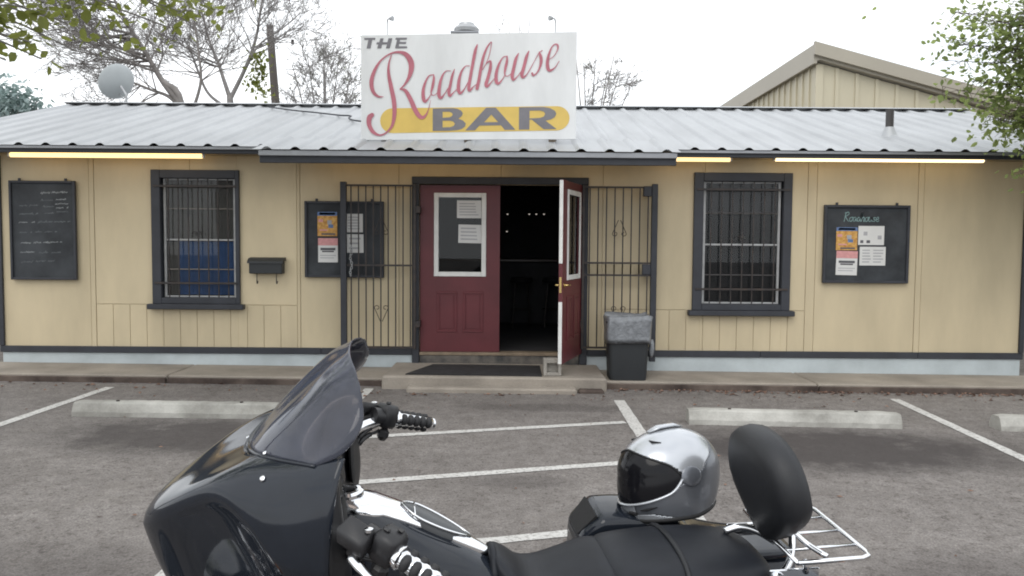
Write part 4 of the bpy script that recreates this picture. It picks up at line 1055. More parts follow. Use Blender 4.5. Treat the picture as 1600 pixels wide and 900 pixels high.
b = at(505, 175, 21); t3, lv3 = tree('twiggy_tree', 'dense twiggy tree between the utility pole and the sign', (b.x, 21, gz(b.x)), mkbush([(468, 110), (480, 85), (497, 62), (512, 78), (528, 100), (545, 125), (556, 140), (455, 140), (505, 110)], 21, 1.1, 2, 7), 31)
b = at(918, 172, 21); t4, lv4 = tree('twiggy_tree', 'thin twiggy tree showing at the right edge of the sign', (b.x, 21, gz(b.x)), mkbush([(912, 105), (930, 92), (955, 95), (968, 115), (982, 140), (900, 90), (945, 120)], 21, .85, 2, 5), 41)
b = at(805, 150, 24); t5, lv5 = tree('twiggy_tree', 'tree top with a few twigs rising above the sign', (b.x, 24, gz(b.x)), mkbush([(795, 42), (812, 34), (828, 30), (780, 60), (850, 60)], 24, .8, 2, 4), 43)

def leaf_quads(mb, p, n, rad, size, rnd, droop=.3, flat_=1.0):
    for i in range(n):
        q = p + V((rnd.gauss(0, rad), rnd.gauss(0, rad), rnd.gauss(0, rad * flat_)))
        a = rnd.uniform(0, 2 * pi); el = rnd.uniform(-1.0, .6) - droop
        d = V((cos(a) * cos(el), sin(a) * cos(el), sin(el))); s = d.cross(V((rnd.gauss(0, .5), rnd.gauss(0, .5), 1))).normalized()
        l = size * rnd.uniform(.6, 1.3); w = l * rnd.uniform(.55, .8); nrm = d.cross(s)
        f_ = nrm * l * .07
        mb.add([q, q + d * l * .25 + s * w * .42 + f_, q + d * l * .6 + s * w * .45 + f_, q + d * l, q + d * l * .6 - s * w * .45 + f_, q + d * l * .25 - s * w * .42 + f_], [(0, 1, 2, 3), (0, 3, 4, 5)])
# clump of leaves low in the forked tree, leaves on the twiggy ones
rnd = random.Random(77); lm = MB()
base2 = V((at(360, 165, 20).x, 20, 0))
for (px, py, n) in ((404, 92, 60), (408, 108, 70), (402, 125, 60), (412, 140, 40), (396, 135, 30)): leaf_quads(lm, at(px, py, 20) - base2, n, .13, .12, rnd)
ft2 = [o for o in bpy.data.objects if o.name.startswith('forked_tree')][0]
tag(lm.build('leaf_clump', LEAFA, ft2), kind='stuff')
for (t_, lv, k, m) in ((t3, lv3, 2, LEAFC), (t4, lv4, 1, LEAFC)):
    lm = MB()
    for (p, d) in lv:
        if rnd.random() < .16: leaf_quads(lm, p, k, .05, .055, rnd)
    lm.build('leaves', mat('grey_leaf', (0.30, 0.32, 0.25), 0.7, var=0.3, bump=0), t_)
# far hazy tree low at the left
def fartree(px, py, Y, rx, rz, label, seed):
    rnd = random.Random(seed); c = at(px, py, Y); t = thing('leafy_tree', label, 'tree', (c.x, Y, gz(c.x)), 0, 'far trees at the left edge')
    tb = MB(); tb.tube([(0, 0, -.1), (.1, 0, c.z * .5), (0, 0, c.z)], [.2, .16, .08], 8, caps=False)
    lm = MB()
    for k in range(10):
        a_ = rnd.uniform(0, 6.28); e = V((rx * .8 * cos(a_), rx * .5 * sin(a_), c.z + rz * rnd.uniform(-.6, .6))); tb.tube([(0, 0, c.z * .6), e * .6 + V((0, 0, c.z * .3)), e], [.06, .04, .015], 5, caps=False)
    tb.build('trunk', BARK, t, True)
    for k in range(150):
        a_ = rnd.uniform(0, 6.28); u_ = rnd.uniform(-1, 1); r = rnd.random() ** .4
        q = V((rx * r * cos(a_) * math.sqrt(1 - u_ * u_), rx * r * sin(a_) * .7 * math.sqrt(1 - u_ * u_), c.z + rz * r * u_)); leaf_quads(lm, q, 9, .28, .22, rnd)
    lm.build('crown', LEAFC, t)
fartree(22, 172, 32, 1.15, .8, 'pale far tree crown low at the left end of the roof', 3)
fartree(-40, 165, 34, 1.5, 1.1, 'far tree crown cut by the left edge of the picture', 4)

# near tree at the left: trunk out of frame, leafy boughs hanging into the picture
def bough(tb, lm, p0, p1, sag, rnd, nl, size, rad, side=.35, br=.022):
    P = []
    for i in range(9):
        t = i / 8; q = V(p0).lerp(V(p1), t); q.z -= sag * t * t; q += V((rnd.gauss(0, .02), rnd.gauss(0, .02), rnd.gauss(0, .015))); P.append(q)
    tb.tube(P, [br * (1 - .09 * i) for i in range(9)], 5, caps=False)
    for k in range(nl):
        i = min(7, int(rnd.uniform(.25, 1) * 8)); q = P[i].lerp(P[i + 1], rnd.random())
        e = q + V((rnd.gauss(0, side), rnd.gauss(0, side), rnd.gauss(-.06, side * .5)))
        tb.tube([q, (q + e) / 2 + V((0, 0, .02)), e], [.0045, .003, .002], 3, caps=False)
        leaf_quads(lm, e, rnd.randint(3, 6), rad, size, rnd)
nt_ = thing('leafy_tree', 'near leafy tree whose boughs hang in at the top left', 'tree', (-5.4, 4.2, gz(-5.4)))
nbase = V((-5.4, 4.2, 0)); tb = MB(); lm = MB(); rnd = random.Random(14)
tb.tube([(0, 0, -.1), (.05, 0, 1.2), (0, .1, 2.4), (.2, .2, 3.8), (.3, .3, 5.2)], [.24, .19, .16, .12, .07], 10, caps=False)
def nb_at(px, py, Y): return at(px, py, Y) - nbase
for (s, px, py, Y, sag, nl) in (((.15, .15, 3.3), 45, 75, 5.6, .35, 9), ((.15, .15, 3.3), 30, 20, 5.4, .2, 16), ((.15, .15, 3.5), 90, 15, 5.8, .2, 14), ((.2, .2, 3.8), 110, 45, 6.2, .25, 8), ((.2, .2, 3.8), 60, 95, 5.6, .3, 4),
                                ((.2, .2, 4.0), 300, -5, 6.6, .2, 24), ((.2, .2, 4.0), 285, 25, 6.4, .25, 16), ((.2, .2, 4.0), 330, 15, 6.6, .15, 10), ((.1, .1, 3.2), -30, 40, 5.2, .2, 14), ((.2, .2, 3.8), 5, 60, 5.5, .25, 6), ((.2, .2, 3.8), 118, 85, 6.2, .25, 5), ((.2, .2, 3.6), 15, 100, 5.4, .25, 6), ((.2, .2, 4.0), 262, 45, 6.5, .25, 12), ((.2, .2, 4.0), 310, 40, 6.6, .2, 10)):
    bough(tb, lm, s, nb_at(px, py, Y), 0, rnd, int(nl * 2.5), .082, .075, .17)
def crown(tb, lm, c, rad, n, per, size, rnd, root, keep=lambda p: True):
    k = 0
    while k < n:
        u_ = V((rnd.gauss(0, 1), rnd.gauss(0, 1), rnd.gauss(0, 1))).normalized() * rnd.random() ** .42
        p = V(c) + V((u_.x * rad[0], u_.y * rad[1], u_.z * rad[2]))
        if not keep(p): n -= 1; continue
        if k % 6 == 0: tb.tube([V(root).lerp(V(c), rnd.uniform(0, .8)), (V(c) + p) / 2 + V((0, 0, -.1)), p], [.03, .016, .005], 4, caps=False)
        leaf_quads(lm, p, per, .17, size, rnd); k += 1
def above(base, ylim, xl=None):
    def f(p):
        w = p + base - CAM
        d_ = w.dot(fwd)
        if d_ < .5: return True
        return CY - F * w.dot(up) / d_ < ylim or abs(w.dot(right) / d_ * F) > 880
    return f
crown(tb, lm, (1.6, 1.2, 5.2), (4.0, 3.2, 1.9), 520, 11, .10, rnd, (.3, .3, 4.6), above(nbase, -30))
tb.build('trunk', BARK, nt_, True); lm.build('crown', LEAFA, nt_)
# near tree at the right edge
rt = thing('leafy_tree', 'green leafy tree overhanging the right end of the roof', 'tree', (8.1, 8.1, gz(8.1)))
rbase = V((8.1, 8.1, 0)); tb = MB(); lm = MB(); rnd = random.Random(19)
tb.tube([(0, 0, -.1), (-.05, 0, 1.2), (-.1, 0, 2.3), (-.2, .05, 3.6), (-.3, .1, 5.0)], [.2, .16, .14, .10, .05], 10, caps=False)
def rb_at(px, py, Y): return at(px, py, Y) - rbase
for (s, px, py, Y, nl, sd) in (((-.1, 0, 2.6), 1560, 120, 8.3, 26, .16), ((-.1, 0, 2.6), 1590, 150, 8.0, 30, .2), ((-.2, 0, 3.2), 1520, 120, 8.4, 18, .14), ((-.2, 0, 3.2), 1500, 60, 8.4, 16, .16), ((-.2, 0, 3.4), 1540, 25, 8.2, 26, .2), ((-.2, 0, 3.6), 1590, 10, 8.0, 34, .22), ((-.2, 0, 3.2), 1590, 80, 8.2, 30, .2),
                            ((-.2, 0, 3.6), 1490, 10, 8.5, 12, .14), ((-.2, 0, 3.2), 1465, 50, 8.5, 6, .12), ((-.1, 0, 2.4), 1560, 165, 8.1, 22, .13), ((-.1, 0, 2.4), 1540, 175, 8.2, 14, .1), ((-.1, 0, 2.2), 1595, 205, 7.9, 8, .1), ((-.1, 0, 2.2), 1590, 255, 8.2, 10, .1), ((-.2, 0, 3.3), 1640, 60, 8.0, 40, .3), ((-.2, 0, 3.5), 1650, 0, 8.0, 40, .35), ((-.1, 0, 2.6), 1650, 150, 8.0, 36, .3), ((-.2, 0, 3.3), 1478, 85, 8.4, 7, .1), ((-.1, 0, 2.6), 1470, 130, 8.4, 7, .1), ((-.25, .1, 4.2), 1620, -60, 8.2, 40, .35), ((0, 0, 3.0), 1750, 60, 8.2, 60, .4), ((0, .1, 4.0), 1720, -80, 8.3, 60, .45)):
    bough(tb, lm, s, rb_at(px, py, Y), 0, rnd, int(nl * 7), .066, .085, sd * 1.1, .011)
crown(tb, lm, (.2, -.3, 4.6), (2.2, 2.6, 2.0), 420, 10, .09, rnd, (-.2, .05, 3.8), lambda p: above(rbase, -20)(p) or p.x > -1.0)
tb.build('trunk', mat('brown_bark', (0.11, 0.09, 0.075), 0.9, var=0.25), rt, True); lm.build('crown', LEAFB, rt)

# ------------------------------------------------------------------ motorcycle (local: x forward, y left, z up)
PAINT = mat('black_paint', (0.010, 0.013, 0.019), 0.07, var=0.2, scale=5, coat=0.0, spec=0.40, bump=0.015, bscale=60, rvar=0.04)
SEATM = mat('seat_vinyl', (0.016, 0.018, 0.023), 0.52, spec=0.26, var=0.15, scale=14, bump=0.25, bscale=260, dist=0.0012)
PADM = mat('pad_vinyl', (0.013, 0.014, 0.017), 0.55, var=0.15, scale=14, bump=0.25, bscale=260, dist=0.0012)
CHROME = mat('chrome', (0.80, 0.81, 0.83), 0.10, metal=1.0, var=0.03, bump=0)
BPLA = mat('satin_black', (0.016, 0.016, 0.018), 0.45, var=0.15, scale=20, bump=0.1, bscale=120)
GRIPR = mat('grip_rubber', (0.018, 0.018, 0.020), 0.6, var=0.1, bump=0)
ENG = mat('engine_black', (0.02, 0.02, 0.022), 0.5, var=0.2)
SHIELD = glass('smoked_shield', (0.52, 0.48, 0.46), 0.06, .70, 1.5)
def dust_sheen(m, amt, col):
    t = m.node_tree; n = t.nodes.new; l = t.links.new
    o = [q for q in t.nodes if q.type == 'OUTPUT_MATERIAL'][0]; src = o.inputs[0].links[0].from_socket
    d = n('ShaderNodeBsdfDiffuse'); d.inputs[0].default_value = (*col, 1)
    geo = n('ShaderNodeNewGeometry'); q = n('ShaderNodeTexNoise'); q.inputs['Scale'].default_value = 9; q.inputs['Detail'].default_value = 5; l(geo.outputs['Position'], q.inputs['Vector'])
    mr = n('ShaderNodeMapRange'); mr.inputs[1].default_value = .3; mr.inputs[2].default_value = .7; mr.inputs[3].default_value = amt * .6; mr.inputs[4].default_value = amt * 1.3; l(q.outputs['Fac'], mr.inputs[0])
    x = n('ShaderNodeMixShader'); l(mr.outputs[0], x.inputs[0]); l(src, x.inputs[1]); l(d.outputs[0], x.inputs[2]); l(x.outputs[0], o.inputs[0])
dust_sheen(SHIELD, .13, (.33, .36, .47)); dust_sheen(PAINT, .014, (.30, .33, .40))  # bluish diffuse film: dust plus painted sky sheen on shield, lifted blacks on paint
SPKR = mat('speaker_grille', (0.010, 0.010, 0.011), 0.8, var=0.3, scale=200, bump=0.5, bscale=300)
REDL = mat('red_lens', (0.35, 0.01, 0.012), 0.15, var=0.05, bump=0)
AMB = mat('amber_lens', (0.55, 0.20, 0.02), 0.15, var=0.05, bump=0)
LENS = mat('lamp_lens', (0.7, 0.72, 0.75), 0.05, metal=0.6, bump=0)
TH, PHI = radians(9), radians(6)
Fw = V((-cos(TH), -sin(TH), 0)); L0 = V((sin(TH), -cos(TH), 0))
Lf = L0 * cos(PHI) - V((0, 0, 1)) * sin(PHI); Up = V((0, 0, 1)) * cos(PHI) + L0 * sin(PHI)
BO = V((-.05, 2.14, gz(-.05)))
bike = thing('motorcycle', 'black touring motorcycle with batwing fairing parked across the foreground', 'motorcycle')
bike.matrix_world = Matrix(((Fw.x, Lf.x, Up.x, BO.x), (Fw.y, Lf.y, Up.y, BO.y), (Fw.z, Lf.z, Up.z, BO.z), (0, 0, 0, 1)))
def surf(ctrl, nu, nv):
    """smooth grid through a control grid of 3D points"""
    rows = [crom(r, nu) for r in ctrl]
    cols = [crom([rows[i][j] for i in range(len(rows))], nv) for j in range(len(rows[0]))]
    return [[V(cols[j][i]) for j in range(len(cols))] for i in range(len(cols[0]))]
def mirror_cols(cols):
    return [[(p[0], -p[1], p[2]) for p in c] for c in cols[:0:-1]] + cols
# outer fairing: columns from the centre line out to the wing edge, rows from windshield base over the crest to the lower edge
FC = [
 [(.605, 0, 1.120), (.735, 0, 1.058), (.818, 0, 1.002), (.850, 0, .968), (.862, 0, .940), (.862, 0, .915), (.835, 0, .82), (.79, 0, .72)],
 [(.598, .09, 1.128), (.712, .09, 1.070), (.780, .095, 1.026), (.806, .10, .998), (.812, .10, .972), (.806, .098, .945), (.765, .092, .84), (.73, .088, .72)],
 [(.565, .17, 1.145), (.62, .185, 1.122), (.652, .196, 1.102), (.668, .204, 1.082), (.670, .205, 1.058), (.650, .197, 1.018), (.61, .18, .90), (.58, .17, .74)],
 [(.50, .235, 1.158), (.535, .252, 1.138), (.565, .268, 1.104), (.582, .278, 1.066), (.584, .279, 1.038), (.565, .268, .99), (.53, .248, .88), (.505, .235, .76)],
 [(.43, .29, 1.172), (.455, .315, 1.138), (.482, .334, 1.07), (.500, .346, .995), (.502, .346, .965), (.488, .335, .915), (.465, .315, .85), (.45, .30, .78)],
 [(.372, .32, 1.19), (.385, .348, 1.14), (.396, .370, 1.06), (.402, .381, .985), (.402, .381, .955), (.399, .376, .91), (.394, .36, .86), (.39, .34, .80)],
]
cols = mirror_cols(FC)
g = surf(cols, 6, 6)
fo = MB().grid(g).build('fairing', PAINT, bike, True, solid=.006)
# small scratches and marks on the hood: a bright emblem stud
# windshield
WC = [
 [(.608, 0, 1.122), (.56, 0, 1.185), (.50, 0, 1.255), (.44, 0, 1.318), (.395, 0, 1.355), (.372, 0, 1.378)],
 [(.585, .12, 1.138), (.545, .125, 1.198), (.49, .12, 1.263), (.435, .11, 1.322), (.39, .095, 1.355), (.367, .09, 1.374)],
 [(.525, .215, 1.158), (.49, .225, 1.213), (.45, .22, 1.268), (.41, .205, 1.315), (.375, .18, 1.345), (.352, .168, 1.360)],
 [(.43, .30, 1.172), (.385, .314, 1.198), (.35, .308, 1.236), (.333, .288, 1.278), (.337, .252, 1.318), (.345, .222, 1.342)]]
WC = [[(x_, y_, 1.13 + (z_ - 1.13) * (.90 if z_ > 1.13 else 1)) for x_, y_, z_ in c_] for c_ in WC]
wg = surf(mirror_cols(WC), 7, 5)
ws = MB().grid(wg, flip=True).build('windshield', SHIELD, bike, True, solid=.0035)
base_row = [r_[0] for r_ in wg] if False else [V(c_) for c_ in crom([c[0] for c in mirror_cols(WC)], 7)]
MB().tube([p_ + V((.002, 0, -.002)) for p_ in base_row], .0045, 6).build('shield_trim', PAINT, bike, True)
for (x_, y_, z_) in ((.617, 0, 1.128), (.55, .19, 1.158), (.55, -.19, 1.158)):
    MB().lathe([(.0045, 0), (.005, .0015), (.0035, .003), (.001, .004)], (x_, y_, z_), (.5, y_ * 2, .8), 12).build('shield_bolt', CHROME, bike, True, auto=40)
MB().lathe([(.006, 0), (.0065, .0015), (.005, .003), (.001, .0035)], (.545, .262, 1.128), (.45, .65, .6), 16).build('emblem', CHROME, bike, True, auto=40)
# inner fairing (dash side)
IF = [
 [(.44, 0, 1.11), (.42, 0, 1.06), (.41, 0, .98), (.41, 0, .90), (.42, 0, .80)],
 [(.44, .12, 1.125), (.41, .12, 1.07), (.40, .12, .98), (.40, .12, .90), (.41, .12, .80)],
 [(.41, .22, 1.15), (.395, .23, 1.10), (.385, .235, 1.0), (.375, .23, .90), (.385, .22, .80)],
 [(.385, .29, 1.178), (.382, .31, 1.13), (.372, .325, 1.04), (.358, .325, .93), (.375, .30, .80)],
 [(.380, .317, 1.186), (.390, .342, 1.138), (.398, .364, 1.06), (.40, .374, .96), (.392, .338, .805)]]
MB().grid(surf(mirror_cols(IF), 5, 6), flip=True).build('inner_fairing', BPLA, bike, True, solid=.004)
for sy in (-1, 1): MB().lathe([(.07, 0), (.075, .006), (.068, .010), (.02, .006)], (.383, sy * .225, .985), (-1, 0, .05), 20).build('speaker', SPKR, bike, True, auto=40)
for yy, r in ((-.055, .048), (.055, .048)): MB().lathe([(r, 0), (r + .006, .008), (r, .014), (r - .01, .010)], (.412, yy, 1.03), (-.95, 0, .2), 20).build('gauge', BPLA, bike, True, auto=40)
# headlight and passing lamps
MB().lathe([(.02, -.12), (.085, -.08), (.10, .0), (.103, .012), (.096, .018), (.09, .012)], (.772, 0, .735), (1, 0, -.03), 28).build('headlight_ring', CHROME, bike, True, auto=40)
MB().lathe([(.092, .0), (.06, .022), (.01, .03)], (.769, 0, .735), (1, 0, -.03), 24).build('headlight', LENS, bike, True)
for sy in (-1, 1):
    MB().lathe([(.01, -.07), (.04, -.055), (.056, -.01), (.058, .01), (.052, .012), (.01, .02)], (.80, sy * .21, .715), (1, 0, 0), 20).build('passing_lamp', CHROME, bike, True, auto=40)
    MB().lathe([(.01, -.04), (.03, -.03), (.034, .008), (.03, .02), (.01, .026)], (.77, sy * .30, .705), (1, 0, 0), 16).build('turn_signal', AMB, bike, True, auto=40)
MB().tube([(.76, -.29, .70), (.72, -.2, .69), (.70, 0, .69), (.72, .2, .69), (.76, .29, .70)], .012, 8).build('lamp_bar', CHROME, bike, True)
# handlebar, controls
def bar_half(s): return [V(p) for p in crom([(.47, s * .06, .985), (.455, s * .16, .985), (.425, s * .24, 1.0), (.365, s * .34, 1.028), (.283, s * .415, 1.028), (.225, s * .458, 1.008), (.17, s * .50, .985)], 5)]
bl, br = bar_half(1), bar_half(-1)
MB().tube(list(reversed(br)) + bl, .0165, 12).build('handlebar', CHROME, bike, True)
def on_bar(s, t):
    P = bl if s > 0 else br; i = min(len(P) - 2, int(t * (len(P) - 1))); return P[i].lerp(P[i + 1], t * (len(P) - 1) - i), (P[i + 1] - P[i]).normalized()
for s in (1, -1):
    nmn = 'left' if s > 0 else 'right'
    p0, d0 = on_bar(s, .735); p1, d1 = on_bar(s, 1.0)
    gd = (p1 - p0).normalized()
    p1 = p0 + gd * .150
    gp = MB().tube([p0, p0 + gd * .004, p0 + gd * .144, p1], [.019, .0205, .0205, .016], 18).build('grip', CHROME, bike, True, auto=40)
    # rubber inserts around the grip
    u_ = gd.cross(V((0, 0, 1))).normalized(); w_ = u_.cross(gd)
    for k in range(5):
        for j in range(3):
            a0 = 2 * pi * j / 3 + (.5 if s > 0 else 0.2); c_ = p0 + gd * (.022 + .0255 * k)
            pts = []
            for q in range(9):
                aa = a0 + (q / 8 - .5) * 1.78; pts.append(c_ + gd * (.008 * (1 - (q / 4 - 1) ** 2) * .0) + (u_ * cos(aa) + w_ * sin(aa)) * .0185)
            MB().tube(pts, [.005, .0092, .0108, .0114, .0116, .0114, .0108, .0092, .005], 7).build('rubber_insert', GRIPR, gp, True)
    MB().lathe([(.024, -.006), (.0265, 0), (.0265, .006), (.02, .010)], p0 - gd * .002, gd, 20).build('grip_collar', CHROME, gp, True, auto=40)
    MB().lathe([(.0165, 0), (.018, .006), (.012, .014), (.002, .016)], p1, gd, 16).build('end_cap', CHROME, gp, True, auto=40)
    # switch housing
    hp = p0 - gd * .032; ud = V((0, 0, 1)); sd = gd.cross(ud).normalized(); ud = sd.cross(gd)
    Mx = Matrix(((gd.x, sd.x, ud.x, hp.x), (gd.y, sd.y, ud.y, hp.y), (gd.z, sd.z, ud.z, hp.z), (0, 0, 0, 1)))
    sw = MB().box((-.030, -.034, -.030), (.026, .028, .040), .010, Mx).build('switch_housing', BPLA, bike, True, auto=50)
    for (a_, b_) in ((-.012, .012), (.008, -.010)): MB().box((a_ - .007, -.012 + b_, .0405), (a_ + .007, -.002 + b_, .046), .002, Mx).build('button', BPLA, sw)
    MB().box((-.02, -.012, -.07), (.018, .020, -.031), .012, Mx).build('switch_lower', BPLA, sw)
    # perch, reservoir, lever
    fdir = V((1, 0, 0)) - gd * gd.x; fdir.normalize()
    pp = hp - gd * .045
    pm = MB(); pm.tube([pp - gd * .012, pp + gd * .030], .026, 14); pm.tube([pp, pp + fdir * .055], [.018, .016], 10)
    pm.build('lever_perch', BPLA, bike, True, auto=40)
    Mr = Matrix(((gd.x, fdir.x, 0, pp.x + fdir.x * .04), (gd.y, fdir.y, 0, pp.y + fdir.y * .04), (gd.z, fdir.z, 1, pp.z + .018), (0, 0, 0, 1)))
    MB().box((-.04, -.026, -.022), (.028, .022, .012), .006, Mr).build('reservoir', BPLA, bike, True, auto=50)
    MB().lathe([(.009, 0), (.009, .006), (.004, .008)], Mr @ V((.02, -.012, .012)), (0, 0, 1), 12).build('pivot_screw', CHROME, bike, True, auto=40)
    lp = pp + fdir * .056
    lev = [lp, lp + gd * .03 + fdir * .008, lp + gd * .075 + fdir * .012 - V((0, 0, .004)), lp + gd * .13 + fdir * .002 - V((0, 0, .006)), lp + gd * .175 - fdir * .012 - V((0, 0, .004))]
    MB().tube(crom(lev, 4), [.012] * 5 + [.010] * 6 + [.009] * 4 + [.012, .012], 10, flat=.7).build('clutch_lever' if s > 0 else 'brake_lever', CHROME, bike, True)
    # cables from the housing into the fairing
    for k, off in enumerate((0, .018)):
        a_ = hp - gd * .03 - V((0, 0, .025 + off)); cbl = crom([a_, a_ + V((.05, -s * .05, -.012)), V((.40, s * (.24 + off), .955 - off)), V((.46, s * .16, .93 - off))], 6)
        MB().tube(cbl, .0045, 6).build('cable', BPLA, bike, True)
        MB().tube(cbl[3:8], .0075, 8).build('cable_sleeve', BPLA, bike, True)
# fuel tank
def ring(x, w, zt, zb, n=22, sq_=2.6, yo=0):
    zc = (zt + zb) / 2; hh_ = (zt - zb) / 2; o = []
    for k in range(n):
        a_ = 2 * pi * k / n; c_, s_ = cos(a_), sin(a_)
        o.append(V((x, w * math.copysign(abs(c_) ** (2 / sq_), c_) + yo, zc + hh_ * math.copysign(abs(s_) ** (2 / sq_), s_))))
    return o
def body(stations, n=22, sq_=2.6, k=4):
    return [ring(p[0], max(.002, p[1]), p[2], p[3], n, sq_) for p in crom(stations, k)]
MB().loft(body([(.455, .05, .90, .80), (.445, .095, .935, .74), (.40, .128, .952, .70), (.32, .148, .945, .68), (.22, .150, .905, .665), (.12, .135, .850, .655), (.03, .105, .795, .65), (-.02, .075, .755, .65), (-.03, .03, .72, .67)])).build('fuel_tank', PAINT, bike, True)
# chrome console along the top of the tank
def topz(x): 
    P = crom([(.455, .90), (.445, .935), (.40, .952), (.32, .945), (.22, .905), (.12, .850), (.03, .795), (-.02, .755)], 8)
    for a_, b_ in zip(P, P[1:]):
        if b_[0] <= x <= a_[0]: return a_[1] + (b_[1] - a_[1]) * (a_[0] - x) / max(1e-6, a_[0] - b_[0])
    return P[-1][1] if x < P[-1][0] else P[0][1]
def console(name, xs, ws_, h_, m, lift=0.0, parent=bike, n=9):
    rows = []
    for x, w in zip(xs, ws_):
        zt = topz(x) + lift
        rows.append([V((x, w * (2 * k / (n - 1) - 1), zt - .02 + (.02 + h_) * (1 - abs(2 * k / (n - 1) - 1) ** 4.5))) for k in range(n)])
    return MB().grid(rows, flip=True).build(name, m, parent, True, solid=.004)
xs = [.425 - .022 * k for k in range(20)]
ww = [.035, .055, .064, .068, .069, .068, .066, .063, .060, .058, .055, .052, .048, .044, .040, .036, .031, .026, .020, .012]
ww = [w_ * (.95 if k_ < 6 else .78) for k_, w_ in enumerate(ww)]
con = console('console', xs, ww, .018, CHROME)
xs2 = [.245 - .0135 * k for k in range(14)]
iw = [.006, .024, .034, .040, .042, .042, .041, .039, .036, .032, .027, .021, .014, .004]
console('console_inlay', xs2, iw, .0225, mat('inlay_grey', (0.085, 0.09, 0.095), 0.4, var=0.1), .0015, con)
bead = [V((x, w, topz(x) + .0245 - .006 * (w / .06) ** 2)) for x, w in zip(xs2, iw)] + [V((x, -w, topz(x) + .0245 - .006 * (w / .06) ** 2)) for x, w in list(zip(xs2, iw))[::-1]]
MB().tube(bead, .0036, 7, closed=True).build('inlay_bead', CHROME, con, True)
MB().tube([(.213, -.036, topz(.213) + .0245), (.213, 0, topz(.213) + .027), (.213, .036, topz(.213) + .0245)], .003, 6).build('inlay_bar', CHROME, con, True)
MB().lathe([(.036, 0), (.036, .010), (.030, .016), (.022, .017), (.02, .013), (.003, .013)], (.375, 0, topz(.375) + .016), (.12, 0, 1), 24).build('ignition_switch', CHROME, con, True, auto=35)
MB().box((.36, -.006, topz(.375) + .029), (.392, .006, topz(.375) + .040), .003).build('ignition_knob', BPLA, con)
# wiring bundle between tank and fairing
for k in range(4):
    MB().tube(crom([(.36, .03 * k - .04, .93 - .01 * k), (.41, .035 * k - .05, .985), (.44, .03 * k - .04, .97), (.47, .03 * k - .04, .92)], 4), .007, 6).build('wiring', BPLA, bike, True)
# seat: rider bucket, then raised pillion
MB().loft(body([(.02, .03, .79, .75), (.005, .07, .806, .72), (-.03, .10, .782, .69), (-.075, .135, .738, .67), (-.13, .165, .722, .655), (-.20, .178, .738, .655), (-.265, .178, .762, .66), (-.30, .165, .770, .665)], 24, 3.0)).build('rider_seat', SEATM, bike, True)
MB().loft(body([(-.285, .10, .745, .67), (-.30, .152, .772, .67), (-.36, .162, .785, .67), (-.48, .160, .795, .67), (-.60, .150, .795, .67), (-.68, .13, .785, .68), (-.725, .10, .765, .69), (-.745, .06, .74, .70)], 24, 3.2)).build('pillion_seat', SEATM, bike, True)
st_ = []
for k in range(13):
    a_ = pi * k / 12; st_.append((-.47 - .012 * sin(a_), .166 * cos(a_), .735 + .066 * sin(a_) ** .55))
MB().tube(st_, .007, 8, flat=.7).build('seat_strap', PADM, bike, True)
tg = [( .052, .082 * (k / 6 - 1), .838 - .03 * abs(k / 6 - 1) ** 2) for k in range(13)]
MB().tube([V((.012, .075 * (k / 6 - 1), .806 - .05 * (abs(k / 6 - 1)) ** 2.2)) for k in range(13)], .011, 8, flat=1).build('seat_nose_roll', SEATM, bike, True)
# backrest pad, sissy bar, rack
PC = V((-.752, 0, .944)); pn = V((.975, 0, -.22)).normalized(); pu = V((.22, 0, .975)).normalized()
outl = []
for k in range(40):
    a_ = 2 * pi * k / 40; c_, s_ = cos(a_), sin(a_)
    yy = .178 * math.copysign(abs(c_) ** .80, c_); zz = .152 * math.copysign(abs(s_) ** .85, s_)
    if zz < 0: yy *= 1 - .62 * (-zz / .150) ** 1.25
    outl.append((yy, zz + (.012 if zz > 0 else 0)))
rings = []
for dpt, sc_ in ((-.040, .5), (-.046, .82), (-.036, .95), (-.012, 1.0), (.014, .995), (.036, .94), (.048, .82), (.053, .6), (.055, .3)):
    rings.append([PC + pn * dpt + pu * z_ * sc_ + V((0, 1, 0)) * y_ * sc_ for y_, z_ in outl])
MB().loft(rings).build('backrest_pad', PADM, bike, True)
def T(name, pts, r, m=CHROME, n=10, par=bike, k=5): return MB().tube(crom(pts, k) if k else pts, r, n).build(name, m, par, True)
sb_ = T('sissy_bar', [(-.795, -.055, .90), (-.80, -.06, .83), (-.775, -.10, .775), (-.72, -.135, .745), (-.66, -.15, .70)], .0105)
T('sissy_bar', [(-.795, .055, .90), (-.80, .06, .83), (-.775, .10, .775), (-.72, .135, .745), (-.66, .15, .70)], .0105)
MB().box((-.835, -.06, .86), (-.80, .06, .92), .004).build('pad_bracket', CHROME, bike)
T('sissy_brace', [(-.80, .06, .84), (-.83, .085, .815), (-.86, .135, .802)], .008, k=4); T('sissy_brace', [(-.80, -.06, .84), (-.83, -.085, .815), (-.86, -.135, .802)], .008, k=4)
T('rail_loop', [(-.655, -.05, .795), (-.70, -.045, .808), (-.745, -.03, .80), (-.785, 0, .782)], .011)
rk_ = MB(); rx0, rx1, ry, rzz = -.765, -.975, .158, .806
lp_ = [(rx0, ry, rzz - .004), (rx1 + .03, ry, rzz), (rx1 + .008, ry - .008, rzz + .001), (rx1, ry - .03, rzz + .001), (rx1, 0, rzz + .001), (rx1, -ry + .03, rzz + .001), (rx1 + .008, -ry + .008, rzz + .001), (rx1 + .03, -ry, rzz), (rx0, -ry, rzz - .004)]
rk_.tube(lp_, .0065, 10); rack = rk_.build('luggage_rack', CHROME, bike, True)
for yy in (.085, .0, -.085): MB().tube([(rx0, yy, rzz - .006), (rx1, yy, rzz - .001)], .0048, 8).build('rack_bar', CHROME, rack, True)
MB().tube([(rx0, -ry, rzz - .005), (rx0, ry, rzz - .005)], .0062, 8).build('rack_bar', CHROME, rack, True)
